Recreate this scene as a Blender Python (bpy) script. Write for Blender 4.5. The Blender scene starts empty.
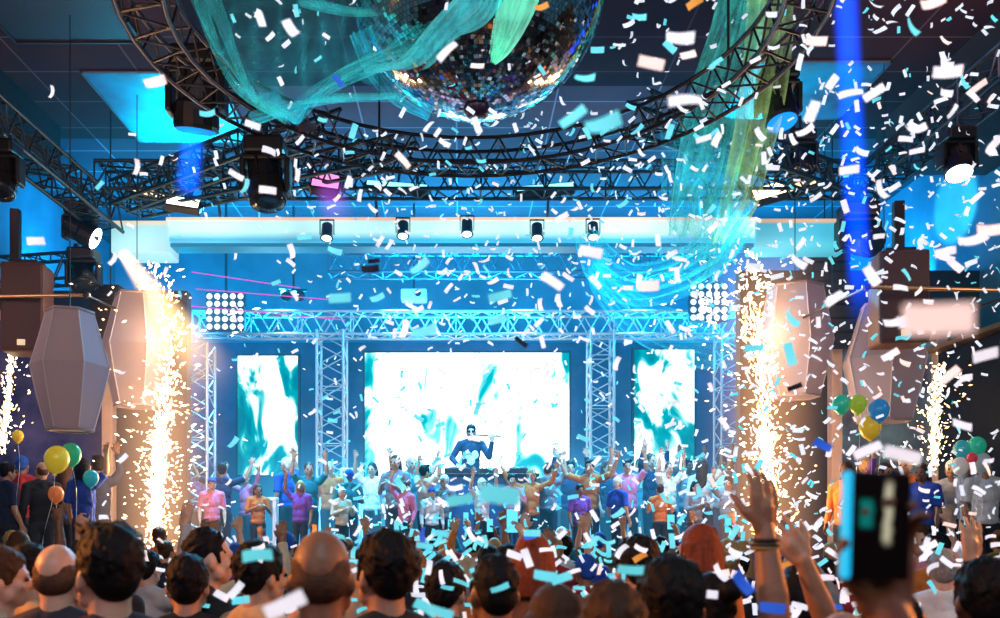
import bpy, bmesh, math, random
from mathutils import Vector, Matrix, Euler, Quaternion, noise
V = Vector
PI = math.pi
rnd = random.Random(7)
SC = bpy.context.scene
COL = SC.collection
F, CX, CY, H0 = 850.0, 460.0, 520.0, 1.9

def W(px, py, Y):
    return V(((px - CX) / F * Y, Y, H0 + (CY - py) / F * Y))

# ------------------------------------------------------------------ materials
MATS = {}
def newmat(name):
    m = bpy.data.materials.new(name); m.use_nodes = True
    nt = m.node_tree; nt.nodes.clear()
    out = nt.nodes.new('ShaderNodeOutputMaterial')
    return m, nt, out

def pmat(name, col, rough=0.6, metal=0.0, var=0.0, vscale=8.0, bump=0.0, bscale=40.0, emit=None, estr=0.0, sheen=0.0, spec=0.5):
    if name in MATS: return MATS[name]
    m, nt, out = newmat(name)
    b = nt.nodes.new('ShaderNodeBsdfPrincipled')
    b.inputs['Base Color'].default_value = (*col, 1)
    b.inputs['Roughness'].default_value = rough
    b.inputs['Metallic'].default_value = metal
    b.inputs['Specular IOR Level'].default_value = spec
    if emit:
        b.inputs['Emission Color'].default_value = (*emit, 1)
        b.inputs['Emission Strength'].default_value = estr
    tc = nt.nodes.new('ShaderNodeTexCoord')
    if var > 0:
        n = nt.nodes.new('ShaderNodeTexNoise'); n.inputs['Scale'].default_value = vscale
        n.inputs['Detail'].default_value = 4
        r = nt.nodes.new('ShaderNodeValToRGB')
        r.color_ramp.elements[0].position = .3; r.color_ramp.elements[1].position = .7
        r.color_ramp.elements[0].color = (*[c * (1 - var) for c in col], 1)
        r.color_ramp.elements[1].color = (*[min(1, c * (1 + var)) for c in col], 1)
        nt.links.new(tc.outputs['Object'], n.inputs['Vector'])
        nt.links.new(n.outputs['Fac'], r.inputs['Fac'])
        nt.links.new(r.outputs['Color'], b.inputs['Base Color'])
    if bump > 0:
        n2 = nt.nodes.new('ShaderNodeTexNoise'); n2.inputs['Scale'].default_value = bscale
        n2.inputs['Detail'].default_value = 3
        bp = nt.nodes.new('ShaderNodeBump'); bp.inputs['Strength'].default_value = bump
        bp.inputs['Distance'].default_value = .02
        nt.links.new(tc.outputs['Object'], n2.inputs['Vector'])
        nt.links.new(n2.outputs['Fac'], bp.inputs['Height'])
        nt.links.new(bp.outputs['Normal'], b.inputs['Normal'])
    nt.links.new(b.outputs['BSDF'], out.inputs['Surface'])
    MATS[name] = m
    return m

def emat(name, col, s):
    if name in MATS: return MATS[name]
    m, nt, out = newmat(name)
    e = nt.nodes.new('ShaderNodeEmission'); e.inputs['Color'].default_value = (*col, 1); e.inputs['Strength'].default_value = s
    nt.links.new(e.outputs[0], out.inputs['Surface'])
    MATS[name] = m
    return m

def node(nt, typ, **kw):
    n = nt.nodes.new(typ)
    for k, v in kw.items():
        if k.startswith('i_'):
            n.inputs[int(k[2:]) if k[2:].isdigit() else k[2:]].default_value = v
        else: setattr(n, k, v)
    return n

def math_n(nt, op, a, b=None, c=None, clamp=False):
    n = nt.nodes.new('ShaderNodeMath'); n.operation = op; n.use_clamp = clamp
    for i, x in enumerate((a, b, c)):
        if x is None: continue
        if isinstance(x, (int, float)): n.inputs[i].default_value = x
        else: nt.links.new(x, n.inputs[i])
    return n.outputs[0]

def smooth_n(nt, x, a, b, lo=0.0, hi=1.0):
    n = nt.nodes.new('ShaderNodeMapRange'); n.interpolation_type = 'SMOOTHSTEP'
    n.inputs['From Min'].default_value = a; n.inputs['From Max'].default_value = b
    n.inputs['To Min'].default_value = lo; n.inputs['To Max'].default_value = hi
    nt.links.new(x, n.inputs['Value'])
    return n.outputs['Result']

# ------------------------------------------------------------------ mesh helper
class MB:
    def __init__(s): s.v = []; s.f = []; s.sm = []
    def add(s, vs, fs, smooth=False):
        o = len(s.v); s.v += [tuple(x) for x in vs]
        for f in fs: s.f.append([i + o for i in f]); s.sm.append(smooth)
    def box(s, c, size, rot=None, bev=0.0):
        hx, hy, hz = [d / 2 for d in size]; c = V(c)
        R = rot if rot is not None else Matrix.Identity(3)
        if bev <= 0:
            vs = [c + R @ V((x * hx, y * hy, z * hz)) for x in (-1, 1) for y in (-1, 1) for z in (-1, 1)]
            s.add(vs, [(0, 1, 3, 2), (4, 6, 7, 5), (0, 4, 5, 1), (2, 3, 7, 6), (0, 2, 6, 4), (1, 5, 7, 3)])
        else:
            bm = bmesh.new(); bmesh.ops.create_cube(bm, size=1)
            for v in bm.verts: v.co = V((v.co.x * size[0], v.co.y * size[1], v.co.z * size[2]))
            bmesh.ops.bevel(bm, geom=bm.edges[:], offset=min(bev, min(size) * .45), segments=2, affect='EDGES', profile=.5)
            s.bm(bm, Matrix.Translation(c) @ R.to_4x4(), False)
        return s
    def bm(s, bm, M=None, smooth=True):
        bm.verts.index_update()
        M = M or Matrix.Identity(4)
        s.add([M @ v.co for v in bm.verts], [[v.index for v in f.verts] for f in bm.faces], smooth)
        bm.free()
    def tube(s, p0, p1, r, n=6, r1=None, caps=True, smooth=True):
        p0, p1 = V(p0), V(p1); d = p1 - p0
        if d.length < 1e-6: return s
        q = d.to_track_quat('Z', 'Y').to_matrix(); r1 = r if r1 is None else r1
        vs = []
        for p, rr in ((p0, r), (p1, r1)):
            for i in range(n):
                a = 2 * PI * i / n; vs.append(p + q @ V((math.cos(a) * rr, math.sin(a) * rr, 0)))
        s.add(vs, [(i, (i + 1) % n, n + (i + 1) % n, n + i) for i in range(n)], smooth)
        if caps: s.add(vs, [list(range(n))[::-1], list(range(n, 2 * n))])
        return s
    def path(s, pts, r, n=6):
        pts = [V(p) for p in pts]; up = V((0, 0, 1)); rings = []
        for i, p in enumerate(pts):
            d = (pts[min(i + 1, len(pts) - 1)] - pts[max(i - 1, 0)]).normalized()
            a = d.cross(up); a = a.normalized() if a.length > 1e-3 else V((1, 0, 0)); b = a.cross(d)
            rr = r[i] if isinstance(r, (list, tuple)) else r
            rings.append([p + a * math.cos(2 * PI * k / n) * rr + b * math.sin(2 * PI * k / n) * rr for k in range(n)])
        vs = [v for R in rings for v in R]
        fs = [(i * n + k, i * n + (k + 1) % n, (i + 1) * n + (k + 1) % n, (i + 1) * n + k) for i in range(len(pts) - 1) for k in range(n)]
        s.add(vs, fs, True); s.add(vs, [list(range(n)), list(range(len(vs) - n, len(vs)))[::-1]])
        return s
    def lathe(s, prof, n=24, M=None, smooth=True):
        M = M or Matrix.Identity(4); vs = []
        for r, z in prof:
            for i in range(n):
                a = 2 * PI * i / n; vs.append(M @ V((math.cos(a) * r, math.sin(a) * r, z)))
        fs = [(j * n + i, j * n + (i + 1) % n, (j + 1) * n + (i + 1) % n, (j + 1) * n + i) for j in range(len(prof) - 1) for i in range(n)]
        s.add(vs, fs, smooth); s.add(vs, [list(range(n))[::-1], list(range(len(vs) - n, len(vs)))])
        return s
    def cap(s, p0, p1, r0, r1, n=12, m=5):
        p0, p1 = V(p0), V(p1); d = p1 - p0
        q = d.to_track_quat('Z', 'Y').to_matrix() if d.length > 1e-6 else Matrix.Identity(3)
        vs = [p0 + q @ V((0, 0, -r0))]
        rings = [(p0, r0, -PI / 2 + PI / 2 * (k + 1) / m) for k in range(m)] + [(p1, r1, PI / 2 * k / m) for k in range(m)]
        for p, r, a in rings:
            for i in range(n):
                t = 2 * PI * i / n
                vs.append(p + q @ V((math.cos(t) * math.cos(a) * r, math.sin(t) * math.cos(a) * r, math.sin(a) * r)))
        vs.append(p1 + q @ V((0, 0, r1))); L = len(vs) - 1
        fs = [(0, 1 + (i + 1) % n, 1 + i) for i in range(n)]
        for j in range(len(rings) - 1):
            fs += [(1 + j * n + i, 1 + j * n + (i + 1) % n, 1 + (j + 1) * n + (i + 1) % n, 1 + (j + 1) * n + i) for i in range(n)]
        b = 1 + (len(rings) - 1) * n
        fs += [(b + i, b + (i + 1) % n, L) for i in range(n)]
        s.add(vs, fs, True)
        return s
    def ell(s, c, r, rot=None, n=16, m=10):
        c = V(c); R = rot if rot is not None else Matrix.Identity(3)
        vs = [c + R @ V((0, 0, -r[2]))]
        for j in range(1, m):
            a = -PI / 2 + PI * j / m
            for i in range(n):
                t = 2 * PI * i / n
                vs.append(c + R @ V((math.cos(t) * math.cos(a) * r[0], math.sin(t) * math.cos(a) * r[1], math.sin(a) * r[2])))
        vs.append(c + R @ V((0, 0, r[2]))); L = len(vs) - 1
        fs = [(0, 1 + (i + 1) % n, 1 + i) for i in range(n)]
        for j in range(m - 2):
            fs += [(1 + j * n + i, 1 + j * n + (i + 1) % n, 1 + (j + 1) * n + (i + 1) % n, 1 + (j + 1) * n + i) for i in range(n)]
        b = 1 + (m - 2) * n
        fs += [(b + i, b + (i + 1) % n, L) for i in range(n)]
        s.add(vs, fs, True)
        return s
    def mesh(s, name, mat=None):
        me = bpy.data.meshes.new(name); me.from_pydata(s.v, [], s.f)
        me.polygons.foreach_set('use_smooth', s.sm)
        if mat: me.materials.append(mat)
        me.update()
        return me
    def build(s, name, mat=None, parent=None, loc=None):
        return link(name, s.mesh(name, mat), parent, loc)

def link(name, me, parent=None, loc=None):
    o = bpy.data.objects.new(name, me); COL.objects.link(o)
    if parent: o.parent = parent
    if loc is not None: o.location = loc
    return o
def tag(o, label=None, cat=None, group=None, kind=None):
    if label: o['label'] = label
    if cat: o['category'] = cat
    if group: o['group'] = group
    if kind: o['kind'] = kind
    return o
def empty(name, loc=(0, 0, 0), rz=0.0, label=None, cat=None, group=None):
    o = bpy.data.objects.new(name, None); COL.objects.link(o); o.empty_display_size = .1
    o.location = loc; o.rotation_euler = (0, 0, rz)
    return tag(o, label, cat, group)
KIDS = {}
def dup(root, loc=None, rz=None, label=None, group=None):
    r = root.copy(); COL.objects.link(r)
    if loc is not None: r.location = loc
    if rz is not None: r.rotation_euler = (0, 0, rz)
    if label: r['label'] = label
    if group: r['group'] = group
    for ch in list(root.children):
        c = ch.copy(); COL.objects.link(c); c.parent = r
        for g in list(ch.children):
            d = g.copy(); COL.objects.link(d); d.parent = c
    return r

# ------------------------------------------------------------------ voxel union for bodies
def voxel(mb, name, size, smooth=2, fac=.5):
    me = mb.mesh(name)
    ob = bpy.data.objects.new('tmp', me); COL.objects.link(ob)
    m = ob.modifiers.new('r', 'REMESH'); m.mode = 'VOXEL'; m.voxel_size = size; m.use_smooth_shade = True
    if smooth:
        k = ob.modifiers.new('s', 'SMOOTH'); k.factor = fac; k.iterations = smooth
    dg = bpy.context.evaluated_depsgraph_get()
    out = bpy.data.meshes.new_from_object(ob.evaluated_get(dg)); out.name = name
    bpy.data.objects.remove(ob); bpy.data.meshes.remove(me)
    out.polygons.foreach_set('use_smooth', [True] * len(out.polygons))
    return out

# ------------------------------------------------------------------ people
def hand_caps(mb, w, d, n, thumb, curl=.25, spread=.12, k=1.0):
    """w wrist, d along the hand, n out of the palm, thumb = +1/-1 side"""
    w, d, n = V(w), V(d).normalized(), V(n).normalized()
    n = (n - d * n.dot(d)).normalized(); s = d.cross(n).normalized() * thumb
    L = [(.066, .040), (.076, .014), (.071, -.012), (.055, -.036)]
    for i, (ln, off) in enumerate(L):
        base = w + (d * (.088 - abs(off - .01) * .12) + s * off) * k
        mb.cap(w + (d * .008 + s * off * .62) * k, base, .0145 * k, .0115 * k)
        fd = (d + s * off / .04 * spread).normalized(); p = base; a = curl * .6
        for j, q in enumerate((.45, .32, .26)):
            dirv = fd * math.cos(a) + n * math.sin(a)
            e = p + dirv * ln * q * 1.05 * k
            mb.cap(p, e, (.0098 - j * .0008) * k, (.009 - j * .0010) * k, n=10, m=4)
            p = e; a += curl * 1.15
    mb.cap(w, w + d * .06 * k, .020 * k, .024 * k)
    p = w + (d * .022 + s * .026) * k
    td = (s * .72 + d * .62 + n * .35).normalized()
    e = p + td * .042 * k; mb.cap(p, e, .0155 * k, .0125 * k)
    td2 = (s * .35 + d * .85 + n * .45).normalized(); e2 = e + td2 * .032 * k; mb.cap(e, e2, .0118 * k, .0105 * k)
    mb.cap(e2, e2 + (td2 + n * .3).normalized() * .024 * k, .0105 * k, .008 * k)

def head_caps(mb):
    mb.ell((0, -.012, 1.652), (.074, .094, .098))
    mb.ell((0, .028, 1.600), (.060, .064, .088))
    mb.ell((0, .052, 1.548), (.036, .032, .032))
    mb.cap((-.045, .02, 1.565), (.045, .02, 1.565), .03, .03)
    mb.cap((0, .086, 1.632), (0, .106, 1.596), .008, .013)
    mb.cap((-.034, .074, 1.648), (.034, .074, 1.648), .014, .014)
    mb.cap((-.016, .085, 1.566), (.016, .085, 1.566), .0075, .0075)
    mb.cap((-.014, .083, 1.556), (.014, .083, 1.556), .008, .008)
    for s in (-1, 1):
        mb.ell((s * .077, -.008, 1.610), (.010, .021, .032), Matrix.Rotation(s * .35, 3, 'Z'))
        mb.ell((s * .071, -.002, 1.590), (.012, .014, .016))
        mb.ell((s * .043, .058, 1.600), (.022, .022, .02))
    mb.cap((0, -.030, 1.40), (0, -.012, 1.57), .060, .055)

ARMS = {
 'down': ((.235, -.03, 1.13), (.24, .07, .90), (0, .25, -1), (-1, 0, 0), .35),
 'bent': ((.255, .02, 1.15), (.12, .26, 1.24), (-.5, .5, .5), (-.8, 0, -.4), .5),
 'up':   ((.30, .06, 1.57), (.27, .10, 1.82), (-.05, .05, 1), (0, 1, 0), .18),
 'wide': ((.40, .06, 1.50), (.50, .10, 1.74), (.2, .05, 1), (0, 1, 0), .15),
 'fist': ((.29, .10, 1.54), (.24, .12, 1.79), (-.1, .1, 1), (-.3, 1, 0), 1.3),
 'film': ((.24, .22, 1.33), (.085, .40, 1.55), (-.25, .25, 1), (-1, .2, 0), .75),
 'phoneup': ((.27, .20, 1.52), (.12, .30, 1.78), (-.2, .2, 1), (-1, .1, 0), .75),
 'hips': ((.36, -.06, 1.16), (.19, .04, 1.00), (-.7, .4, -.5), (-.6, 0, .4), .6),
 'desk': ((.33, .03, 1.17), (.23, .27, 1.03), (-.3, .9, -.2), (0, 0, -1), .3),
 'flute': ((.31, .16, 1.18), (.36, .22, 1.46), (-.3, .15, .9), (-.2, -1, .1), 1.0),
}
SHOULDER = V((.185, -.01, 1.418))
def mir(p, s): return V((p[0] * s, p[1], p[2]))
def arm_pts(pose, s):
    if isinstance(pose, str): pose = ARMS[pose]
    e, w, d, n, c = pose[:5]
    return mir(SHOULDER, s), mir(e, s), mir(w, s), mir(d, s), mir(n, s), c, (pose[5] if len(pose) > 5 else .12)

PCACHE = {}
def body_mesh(ra, la, vox=.012, legs=True):
    key = ('body', str(ra), str(la), vox)
    if key in PCACHE: return PCACHE[key]
    mb = MB(); head_caps(mb)
    mb.ell((0, -.005, 1.26), (.150, .098, .20)); mb.ell((0, 0, 1.06), (.138, .094, .18))
    mb.cap((-.15, -.01, 1.408), (.15, -.01, 1.408), .055, .055)
    for s in (-1, 1): mb.cap((s * .03, -.032, 1.475), (s * .16, -.015, 1.42), .045, .045)
    mb.ell((0, -.01, .93), (.150, .102, .12))
    for s in (-1, 1):
        mb.cap((s * .085, 0, .88), (s * .09, .012, .50), .078, .054); mb.cap((s * .09, .012, .50), (s * .092, -.012, .09), .053, .036)
        mb.cap((s * .092, -.03, .045), (s * .098, .13, .03), .036, .028)
    for pose, s in ((ra, 1), (la, -1)):
        S, E, Wr, D, N, c, sprd = arm_pts(pose, s)
        mb.cap(S, E, .050, .040); mb.cap(E, E.lerp(Wr, .35), .040, .041); mb.cap(E.lerp(Wr, .35), Wr, .041, .027)
        hand_caps(mb, Wr, D, N, s, c, sprd)
    me = voxel(mb, 'body', vox, 2, .4)
    PCACHE[key] = me
    return me
def shirt_mesh(ra, la, sleeve, vox=.014):
    key = ('shirt', str(ra), str(la), sleeve, vox)
    if key in PCACHE: return PCACHE[key]
    mb = MB()
    mb.ell((0, -.005, 1.26), (.168, .115, .205)); mb.ell((0, 0, 1.06), (.158, .112, .20)); mb.ell((0, 0, .95), (.165, .118, .10))
    mb.cap((-.155, -.01, 1.408), (.155, -.01, 1.408), .066, .066)
    for s in (-1, 1): mb.cap((s * .042, -.034, 1.478), (s * .165, -.015, 1.428), .052, .054); mb.cap((s * .005, -.058, 1.500), (s * .052, -.012, 1.492), .022, .022); mb.cap((0, -.052, 1.42), (0, -.052, 1.478), .052, .040)
    for pose, s in ((ra, 1), (la, -1)):
        S, E, Wr, D, N, c, sprd = arm_pts(pose, s)
        mb.cap(S, S.lerp(E, .62 if sleeve == 'short' else 1), .066, .060 if sleeve == 'short' else .054)
        if sleeve == 'short': mb.tube(S.lerp(E, .5), S.lerp(E, .85), .060, 14, .063)
        if sleeve == 'long': mb.cap(E, E.lerp(Wr, .8), .053, .041); mb.tube(E.lerp(Wr, .7), E.lerp(Wr, .93), .042, 12, .041)
    # creases
    r2 = random.Random(3)
    for i in range(14):
        z = r2.uniform(.98, 1.36); a = r2.uniform(0, 2 * PI); b = a + r2.uniform(.3, .9)
        p = V((math.cos(a) * .158, math.sin(a) * .108, z)); q = V((math.cos(b) * .158, math.sin(b) * .108, z - r2.uniform(-.06, .12)))
        mb.cap(p, q, .012, .010, n=8, m=3)
    me = voxel(mb, 'shirt', vox, 2, .4)
    PCACHE[key] = me
    return me
def lower_meshes():
    if 'pants' in PCACHE: return PCACHE['pants'], PCACHE['shoes']
    mb = MB(); mb.ell((0, -.01, .92), (.160, .114, .115))
    for s in (-1, 1):
        mb.cap((s * .085, 0, .87), (s * .09, .012, .50), .090, .068); mb.cap((s * .09, .012, .50), (s * .092, -.012, .10), .067, .058)
    PCACHE['pants'] = voxel(mb, 'trousers', .018, 2)
    mb = MB()
    for s in (-1, 1):
        mb.cap((s * .092, -.04, .052), (s * .10, .14, .040), .052, .040); mb.box((s * .097, .05, .012), (.085, .27, .024))
    PCACHE['shoes'] = voxel(mb, 'shoes', .012, 1)
    return PCACHE['pants'], PCACHE['shoes']
def hair_mesh(style, vox=.009):
    key = ('hair', style, vox)
    if key in PCACHE: return PCACHE[key]
    mb = MB(); r2 = random.Random(hash(len(style)) + 5)
    def tufts(n, ln, r, zmin, frontcut=.06, flow=(0, -.4, -.7)):
        for i in range(n):
            u = V((r2.gauss(0, 1), r2.gauss(0, 1), r2.gauss(.35, 1))).normalized()
            p = V((u.x * .079, u.y * .097 - .02, u.z * .098 + 1.665))
            if p.z < zmin or (p.y > frontcut and p.z < 1.70): continue
            t = (V(flow) - u * V(flow).dot(u)).normalized() if abs(V(flow).normalized().dot(u)) < .97 else V((0, -1, 0))
            t = (t + V((r2.uniform(-.4, .4), r2.uniform(-.4, .4), r2.uniform(-.3, .3))) + u * .06).normalized()
            mb.cap(p, p + t * ln, r, r * .35, n=7, m=3)
    if style in ('short', 'crop', 'quiff', 'bun', 'long', 'bob'):
        g = .004 if style == 'crop' else 0.0
        mb.ell((0, -.022, 1.668 - g), (.080 - g, .097 - g, .098 - g)); mb.ell((0, -.050, 1.622), (.067, .058, .070))
        for s in (-1, 1): mb.cap((s * .072, .012, 1.66), (s * .073, .022, 1.615), .012, .008)
    if style == 'short': tufts(420, .030, .0055, 1.60)
    if style == 'crop': tufts(90, .012, .006, 1.60)
    if style == 'quiff':
        tufts(380, .03, .0055, 1.61)
        for i in range(40):
            x = r2.uniform(-.06, .06); mb.cap((x, .02 + r2.uniform(-.06, .03), 1.742), (x * 1.05, .06 + r2.uniform(-.05, .02), 1.764 + r2.uniform(-.008, .008)), .013, .006, n=7, m=3)
    if style == 'bun': tufts(80, .03, .008, 1.58); mb.ell((0, -.125, 1.71), (.045, .042, .042))
    if style in ('long', 'bob'):
        low = 1.30 if style == 'long' else 1.50
        for i in range(70):
            a = r2.uniform(PI * .98, PI * 2.02); x = math.cos(a) * .078; y = math.sin(a) * .075 - .015
            z1 = low + r2.uniform(-.03, .05)
            mb.cap((x, y - .01, 1.66), (x * 1.12, y * 1.1 - .02, (1.66 + z1) / 2), .020, .020, n=7, m=3)
            mb.cap((x * 1.12, y * 1.1 - .02, (1.66 + z1) / 2), (x * 1.15 + r2.uniform(-.01, .01), y * 1.0 - .03, z1), .020, .010, n=7, m=3)
    if style == 'cap':
        mb.ell((0, -.014, 1.672), (.084, .102, .095)); mb.ell((0, .10, 1.690), (.066, .07, .010)); mb.ell((0, -.05, 1.62), (.066, .055, .06)); mb.ell((0, -.01, 1.768), (.01, .01, .006))
    if style == 'fuzz':
        mb.ell((0, -.040, 1.625), (.074, .066, .066)); mb.ell((0, -.03, 1.650), (.0762, .072, .06))
    me = voxel(mb, 'hair', vox, 1, .35)
    PCACHE[key] = me
    return me
def eye_mesh():
    if 'eye' not in PCACHE:
        PCACHE['eye'] = MB().ell((0, 0, 0), (.0135, .009, .0095), n=10, m=6).mesh('eye')
    return PCACHE['eye']

SKIN = {}
def skin(k):
    c = {'light': (.62, .36, .25), 'tan': (.48, .25, .15), 'brown': (.26, .115, .06), 'deep': (.16, .07, .04)}[k]
    return pmat('skin_' + k, c, .45, var=.12, vscale=14, bump=.08, bscale=60)
def fabric(name, c): return pmat('fabric_' + name, c, .85, var=.18, vscale=9, bump=.25, bscale=28)
def hairmat(k):
    c = {'black': (.006, .005, .006), 'brown': (.06, .028, .014), 'blond': (.42, .25, .10), 'red': (.20, .04, .015), 'grey': (.30, .28, .27), 'white cap': (.8, .8, .8), 'blue cap': (.02, .08, .4), 'shaved': (.09, .045, .028)}[k]
    return pmat('hair_' + k.replace(' ', '_'), c, .55 if 'cap' not in k else .85, var=.2, vscale=60, bump=.3, bscale=150, spec=.15)

def setmat(o, m):
    if len(o.data.materials) == 0: o.data.materials.append(None)
    o.material_slots[0].link = 'OBJECT'; o.material_slots[0].material = m
def person(label, loc, rz=0.0, h=1.75, ra='down', la='down', hair='short', hcol='black', sk='tan', shirt='black', shirtc=(.02, .02, .025), sleeve='short', pants=(.02, .025, .04), vox=.012, group=None, face=True, hvox=.009, tilt=0.0):
    e = empty('person', loc, rz, label, 'person', group)
    s = h / 1.755; e.scale = (s, s, s); e.rotation_euler = (tilt, 0, rz)
    def ch(name, me, m):
        o = link(name, me, e); setmat(o, m); return o
    ch('body', body_mesh(ra, la, vox), skin(sk))
    ch('shirt' if sleeve != 'long' else 'long_sleeved_top', shirt_mesh(ra, la, sleeve), fabric(shirt.replace(' ', '_'), shirtc))
    p, sh = lower_meshes()
    ch('trousers', p, fabric('trousers_%d' % int(pants[2] * 100), pants)); ch('shoes', sh, pmat('shoe_leather', (.03, .03, .03), .5))
    if hair: ch('cap' if hair == 'cap' else 'hair', hair_mesh(hair, hvox), hairmat(hcol))
    if face:
        for x in (-.031, .031):
            o = ch('eye', eye_mesh(), pmat('eye_dark', (.03, .02, .02), .2)); o.location = (x, .0845, 1.628)
    return e

# ================================================================== setting
FLOOR_Y0, BACK_Y, CEIL_Z = -4.0, 18.0, 7.65
XL, XR = -7.3, 7.7
PW_Y = 12.6
STAGE_Z = 1.2
m_floor = pmat('floor_dark_concrete', (.03, .028, .035), .35, var=.4, vscale=2)
m_black = pmat('black_paint', (.012, .012, .015), .6, var=.3, vscale=4)
m_wallblue = pmat('wall_blue_paint', (.06, .26, .42), .75, var=.25, vscale=1.2, bump=.1, bscale=6)
m_drape = pmat('drape_navy', (.02, .06, .16), .9, var=.3, vscale=3)

def ceiling_mat():
    m, nt, out = newmat('ceiling_tiles')
    b = node(nt, 'ShaderNodeBsdfPrincipled'); b.inputs['Roughness'].default_value = .85; b.inputs['Specular IOR Level'].default_value = .08
    tc = node(nt, 'ShaderNodeTexCoord'); mp = node(nt, 'ShaderNodeMapping'); mp.inputs['Location'].default_value = (.05, .02, 0)
    br = node(nt, 'ShaderNodeTexBrick'); br.offset = 0; br.squash = 1
    br.inputs['Color1'].default_value = (.062, .022, .026, 1); br.inputs['Color2'].default_value = (.050, .020, .027, 1)
    br.inputs['Mortar'].default_value = (.16, .09, .10, 1)
    br.inputs['Scale'].default_value = 1; br.inputs['Mortar Size'].default_value = .012; br.inputs['Brick Width'].default_value = 1.36; br.inputs['Row Height'].default_value = .78
    nz = node(nt, 'ShaderNodeTexNoise'); nz.inputs['Scale'].default_value = 1.3
    mix = node(nt, 'ShaderNodeMix', data_type='RGBA', blend_type='MULTIPLY'); mix.inputs[0].default_value = .6
    nt.links.new(tc.outputs['Object'], mp.inputs['Vector']); nt.links.new(mp.outputs[0], br.inputs['Vector']); nt.links.new(mp.outputs[0], nz.inputs['Vector'])
    rp = node(nt, 'ShaderNodeValToRGB'); rp.color_ramp.elements[0].color = (.5, .5, .5, 1); rp.color_ramp.elements[1].color = (1.4, 1.4, 1.4, 1)
    nt.links.new(nz.outputs['Fac'], rp.inputs['Fac'])
    nt.links.new(br.outputs['Color'], mix.inputs[6]); nt.links.new(rp.outputs['Color'], mix.inputs[7])
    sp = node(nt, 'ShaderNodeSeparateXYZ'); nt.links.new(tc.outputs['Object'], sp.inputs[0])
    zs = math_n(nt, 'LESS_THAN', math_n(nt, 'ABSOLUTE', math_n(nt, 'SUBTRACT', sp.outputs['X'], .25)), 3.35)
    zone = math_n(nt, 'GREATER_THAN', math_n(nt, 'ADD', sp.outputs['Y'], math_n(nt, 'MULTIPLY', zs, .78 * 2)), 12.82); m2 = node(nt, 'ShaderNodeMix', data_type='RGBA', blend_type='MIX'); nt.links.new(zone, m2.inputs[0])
    m3 = node(nt, 'ShaderNodeMix', data_type='RGBA', blend_type='MULTIPLY'); m3.inputs[0].default_value = 1; nt.links.new(mix.outputs[2], m3.inputs[6]); m3.inputs[7].default_value = (1.5, 3.2, 4.2, 1)  # lighter blue far zone, stage light put into the tile colour
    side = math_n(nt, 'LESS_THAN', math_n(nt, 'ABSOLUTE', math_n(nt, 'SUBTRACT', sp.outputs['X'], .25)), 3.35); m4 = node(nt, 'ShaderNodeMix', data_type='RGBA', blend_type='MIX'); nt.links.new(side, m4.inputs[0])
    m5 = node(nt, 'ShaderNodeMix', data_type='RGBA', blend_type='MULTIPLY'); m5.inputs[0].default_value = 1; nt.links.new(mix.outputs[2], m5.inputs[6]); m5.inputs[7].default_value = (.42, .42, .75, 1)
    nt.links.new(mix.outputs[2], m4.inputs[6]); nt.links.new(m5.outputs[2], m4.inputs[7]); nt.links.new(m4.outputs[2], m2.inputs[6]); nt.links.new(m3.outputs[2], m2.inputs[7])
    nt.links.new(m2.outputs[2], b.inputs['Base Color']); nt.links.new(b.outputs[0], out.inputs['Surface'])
    return m
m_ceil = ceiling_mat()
def struct(name, mb, m): return tag(mb.build(name, m), kind='structure')
T = .2
struct('floor', MB().box(((XL + XR) / 2, (FLOOR_Y0 + BACK_Y) / 2, -.1), (XR - XL + .4, BACK_Y - FLOOR_Y0 + .4, .2)), m_floor)
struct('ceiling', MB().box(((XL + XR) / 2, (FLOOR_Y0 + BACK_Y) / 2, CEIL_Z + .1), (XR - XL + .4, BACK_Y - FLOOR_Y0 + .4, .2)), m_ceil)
struct('wall_back', MB().box(((XL + XR) / 2, BACK_Y + .1, CEIL_Z / 2), (XR - XL + .4, .2, CEIL_Z)), m_wallblue)
struct('wall_rear', MB().box(((XL + XR) / 2, FLOOR_Y0 - .1, CEIL_Z / 2), (XR - XL + .4, .2, CEIL_Z)), m_black)
struct('wall_left', MB().box((XL - .1, (FLOOR_Y0 + BACK_Y) / 2, CEIL_Z / 2), (.2, BACK_Y - FLOOR_Y0, CEIL_Z)), m_wallblue)
struct('wall_right', MB().box((XR + .1, (FLOOR_Y0 + BACK_Y) / 2, CEIL_Z / 2), (.2, BACK_Y - FLOOR_Y0, CEIL_Z)), m_wallblue)
m_prosc = pmat('proscenium_dark', (.035, .024, .045), .6, var=.35, vscale=2.5)
LW_X, RW_X = -4.05, 4.15
struct('wall_proscenium_left', MB().box(((XL + LW_X) / 2, PW_Y + .1, 2.65), (LW_X - XL, .2, 5.3)), m_prosc)
struct('wall_proscenium_right', MB().box(((XR + RW_X) / 2, PW_Y + .1, 2.8), (XR - RW_X, .2, 5.6)), m_black)
# bulkheads along the side walls under the ceiling
m_soff = pmat('soffit_brown', (.050, .034, .036), .6, var=.3, vscale=2)
struct('trim_soffit_left', MB().box((-6.6, 4.2, 7.3), (1.5, 16.5, .7)), m_black)
struct('trim_soffit_right', MB().box((6.9, 4.2, 7.3), (1.6, 16.5, .7)), m_soff)
struct('wall_stage_backdrop', MB().box((0.1, 17.3, 3.3), (11.4, .1, 4.4)), m_drape)
m_gold = pmat('gold_edge', (.75, .42, .18), .35, .8)
struct('trim_gallery_edge_right', MB().box((7.2, 9.5, 4.35), (.9, 6.2, .06)), m_gold)
struct('wall_gallery_right', MB().box((7.3, 9.5, 2.15), (.8, 6.1, 4.3)), m_black)
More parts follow.
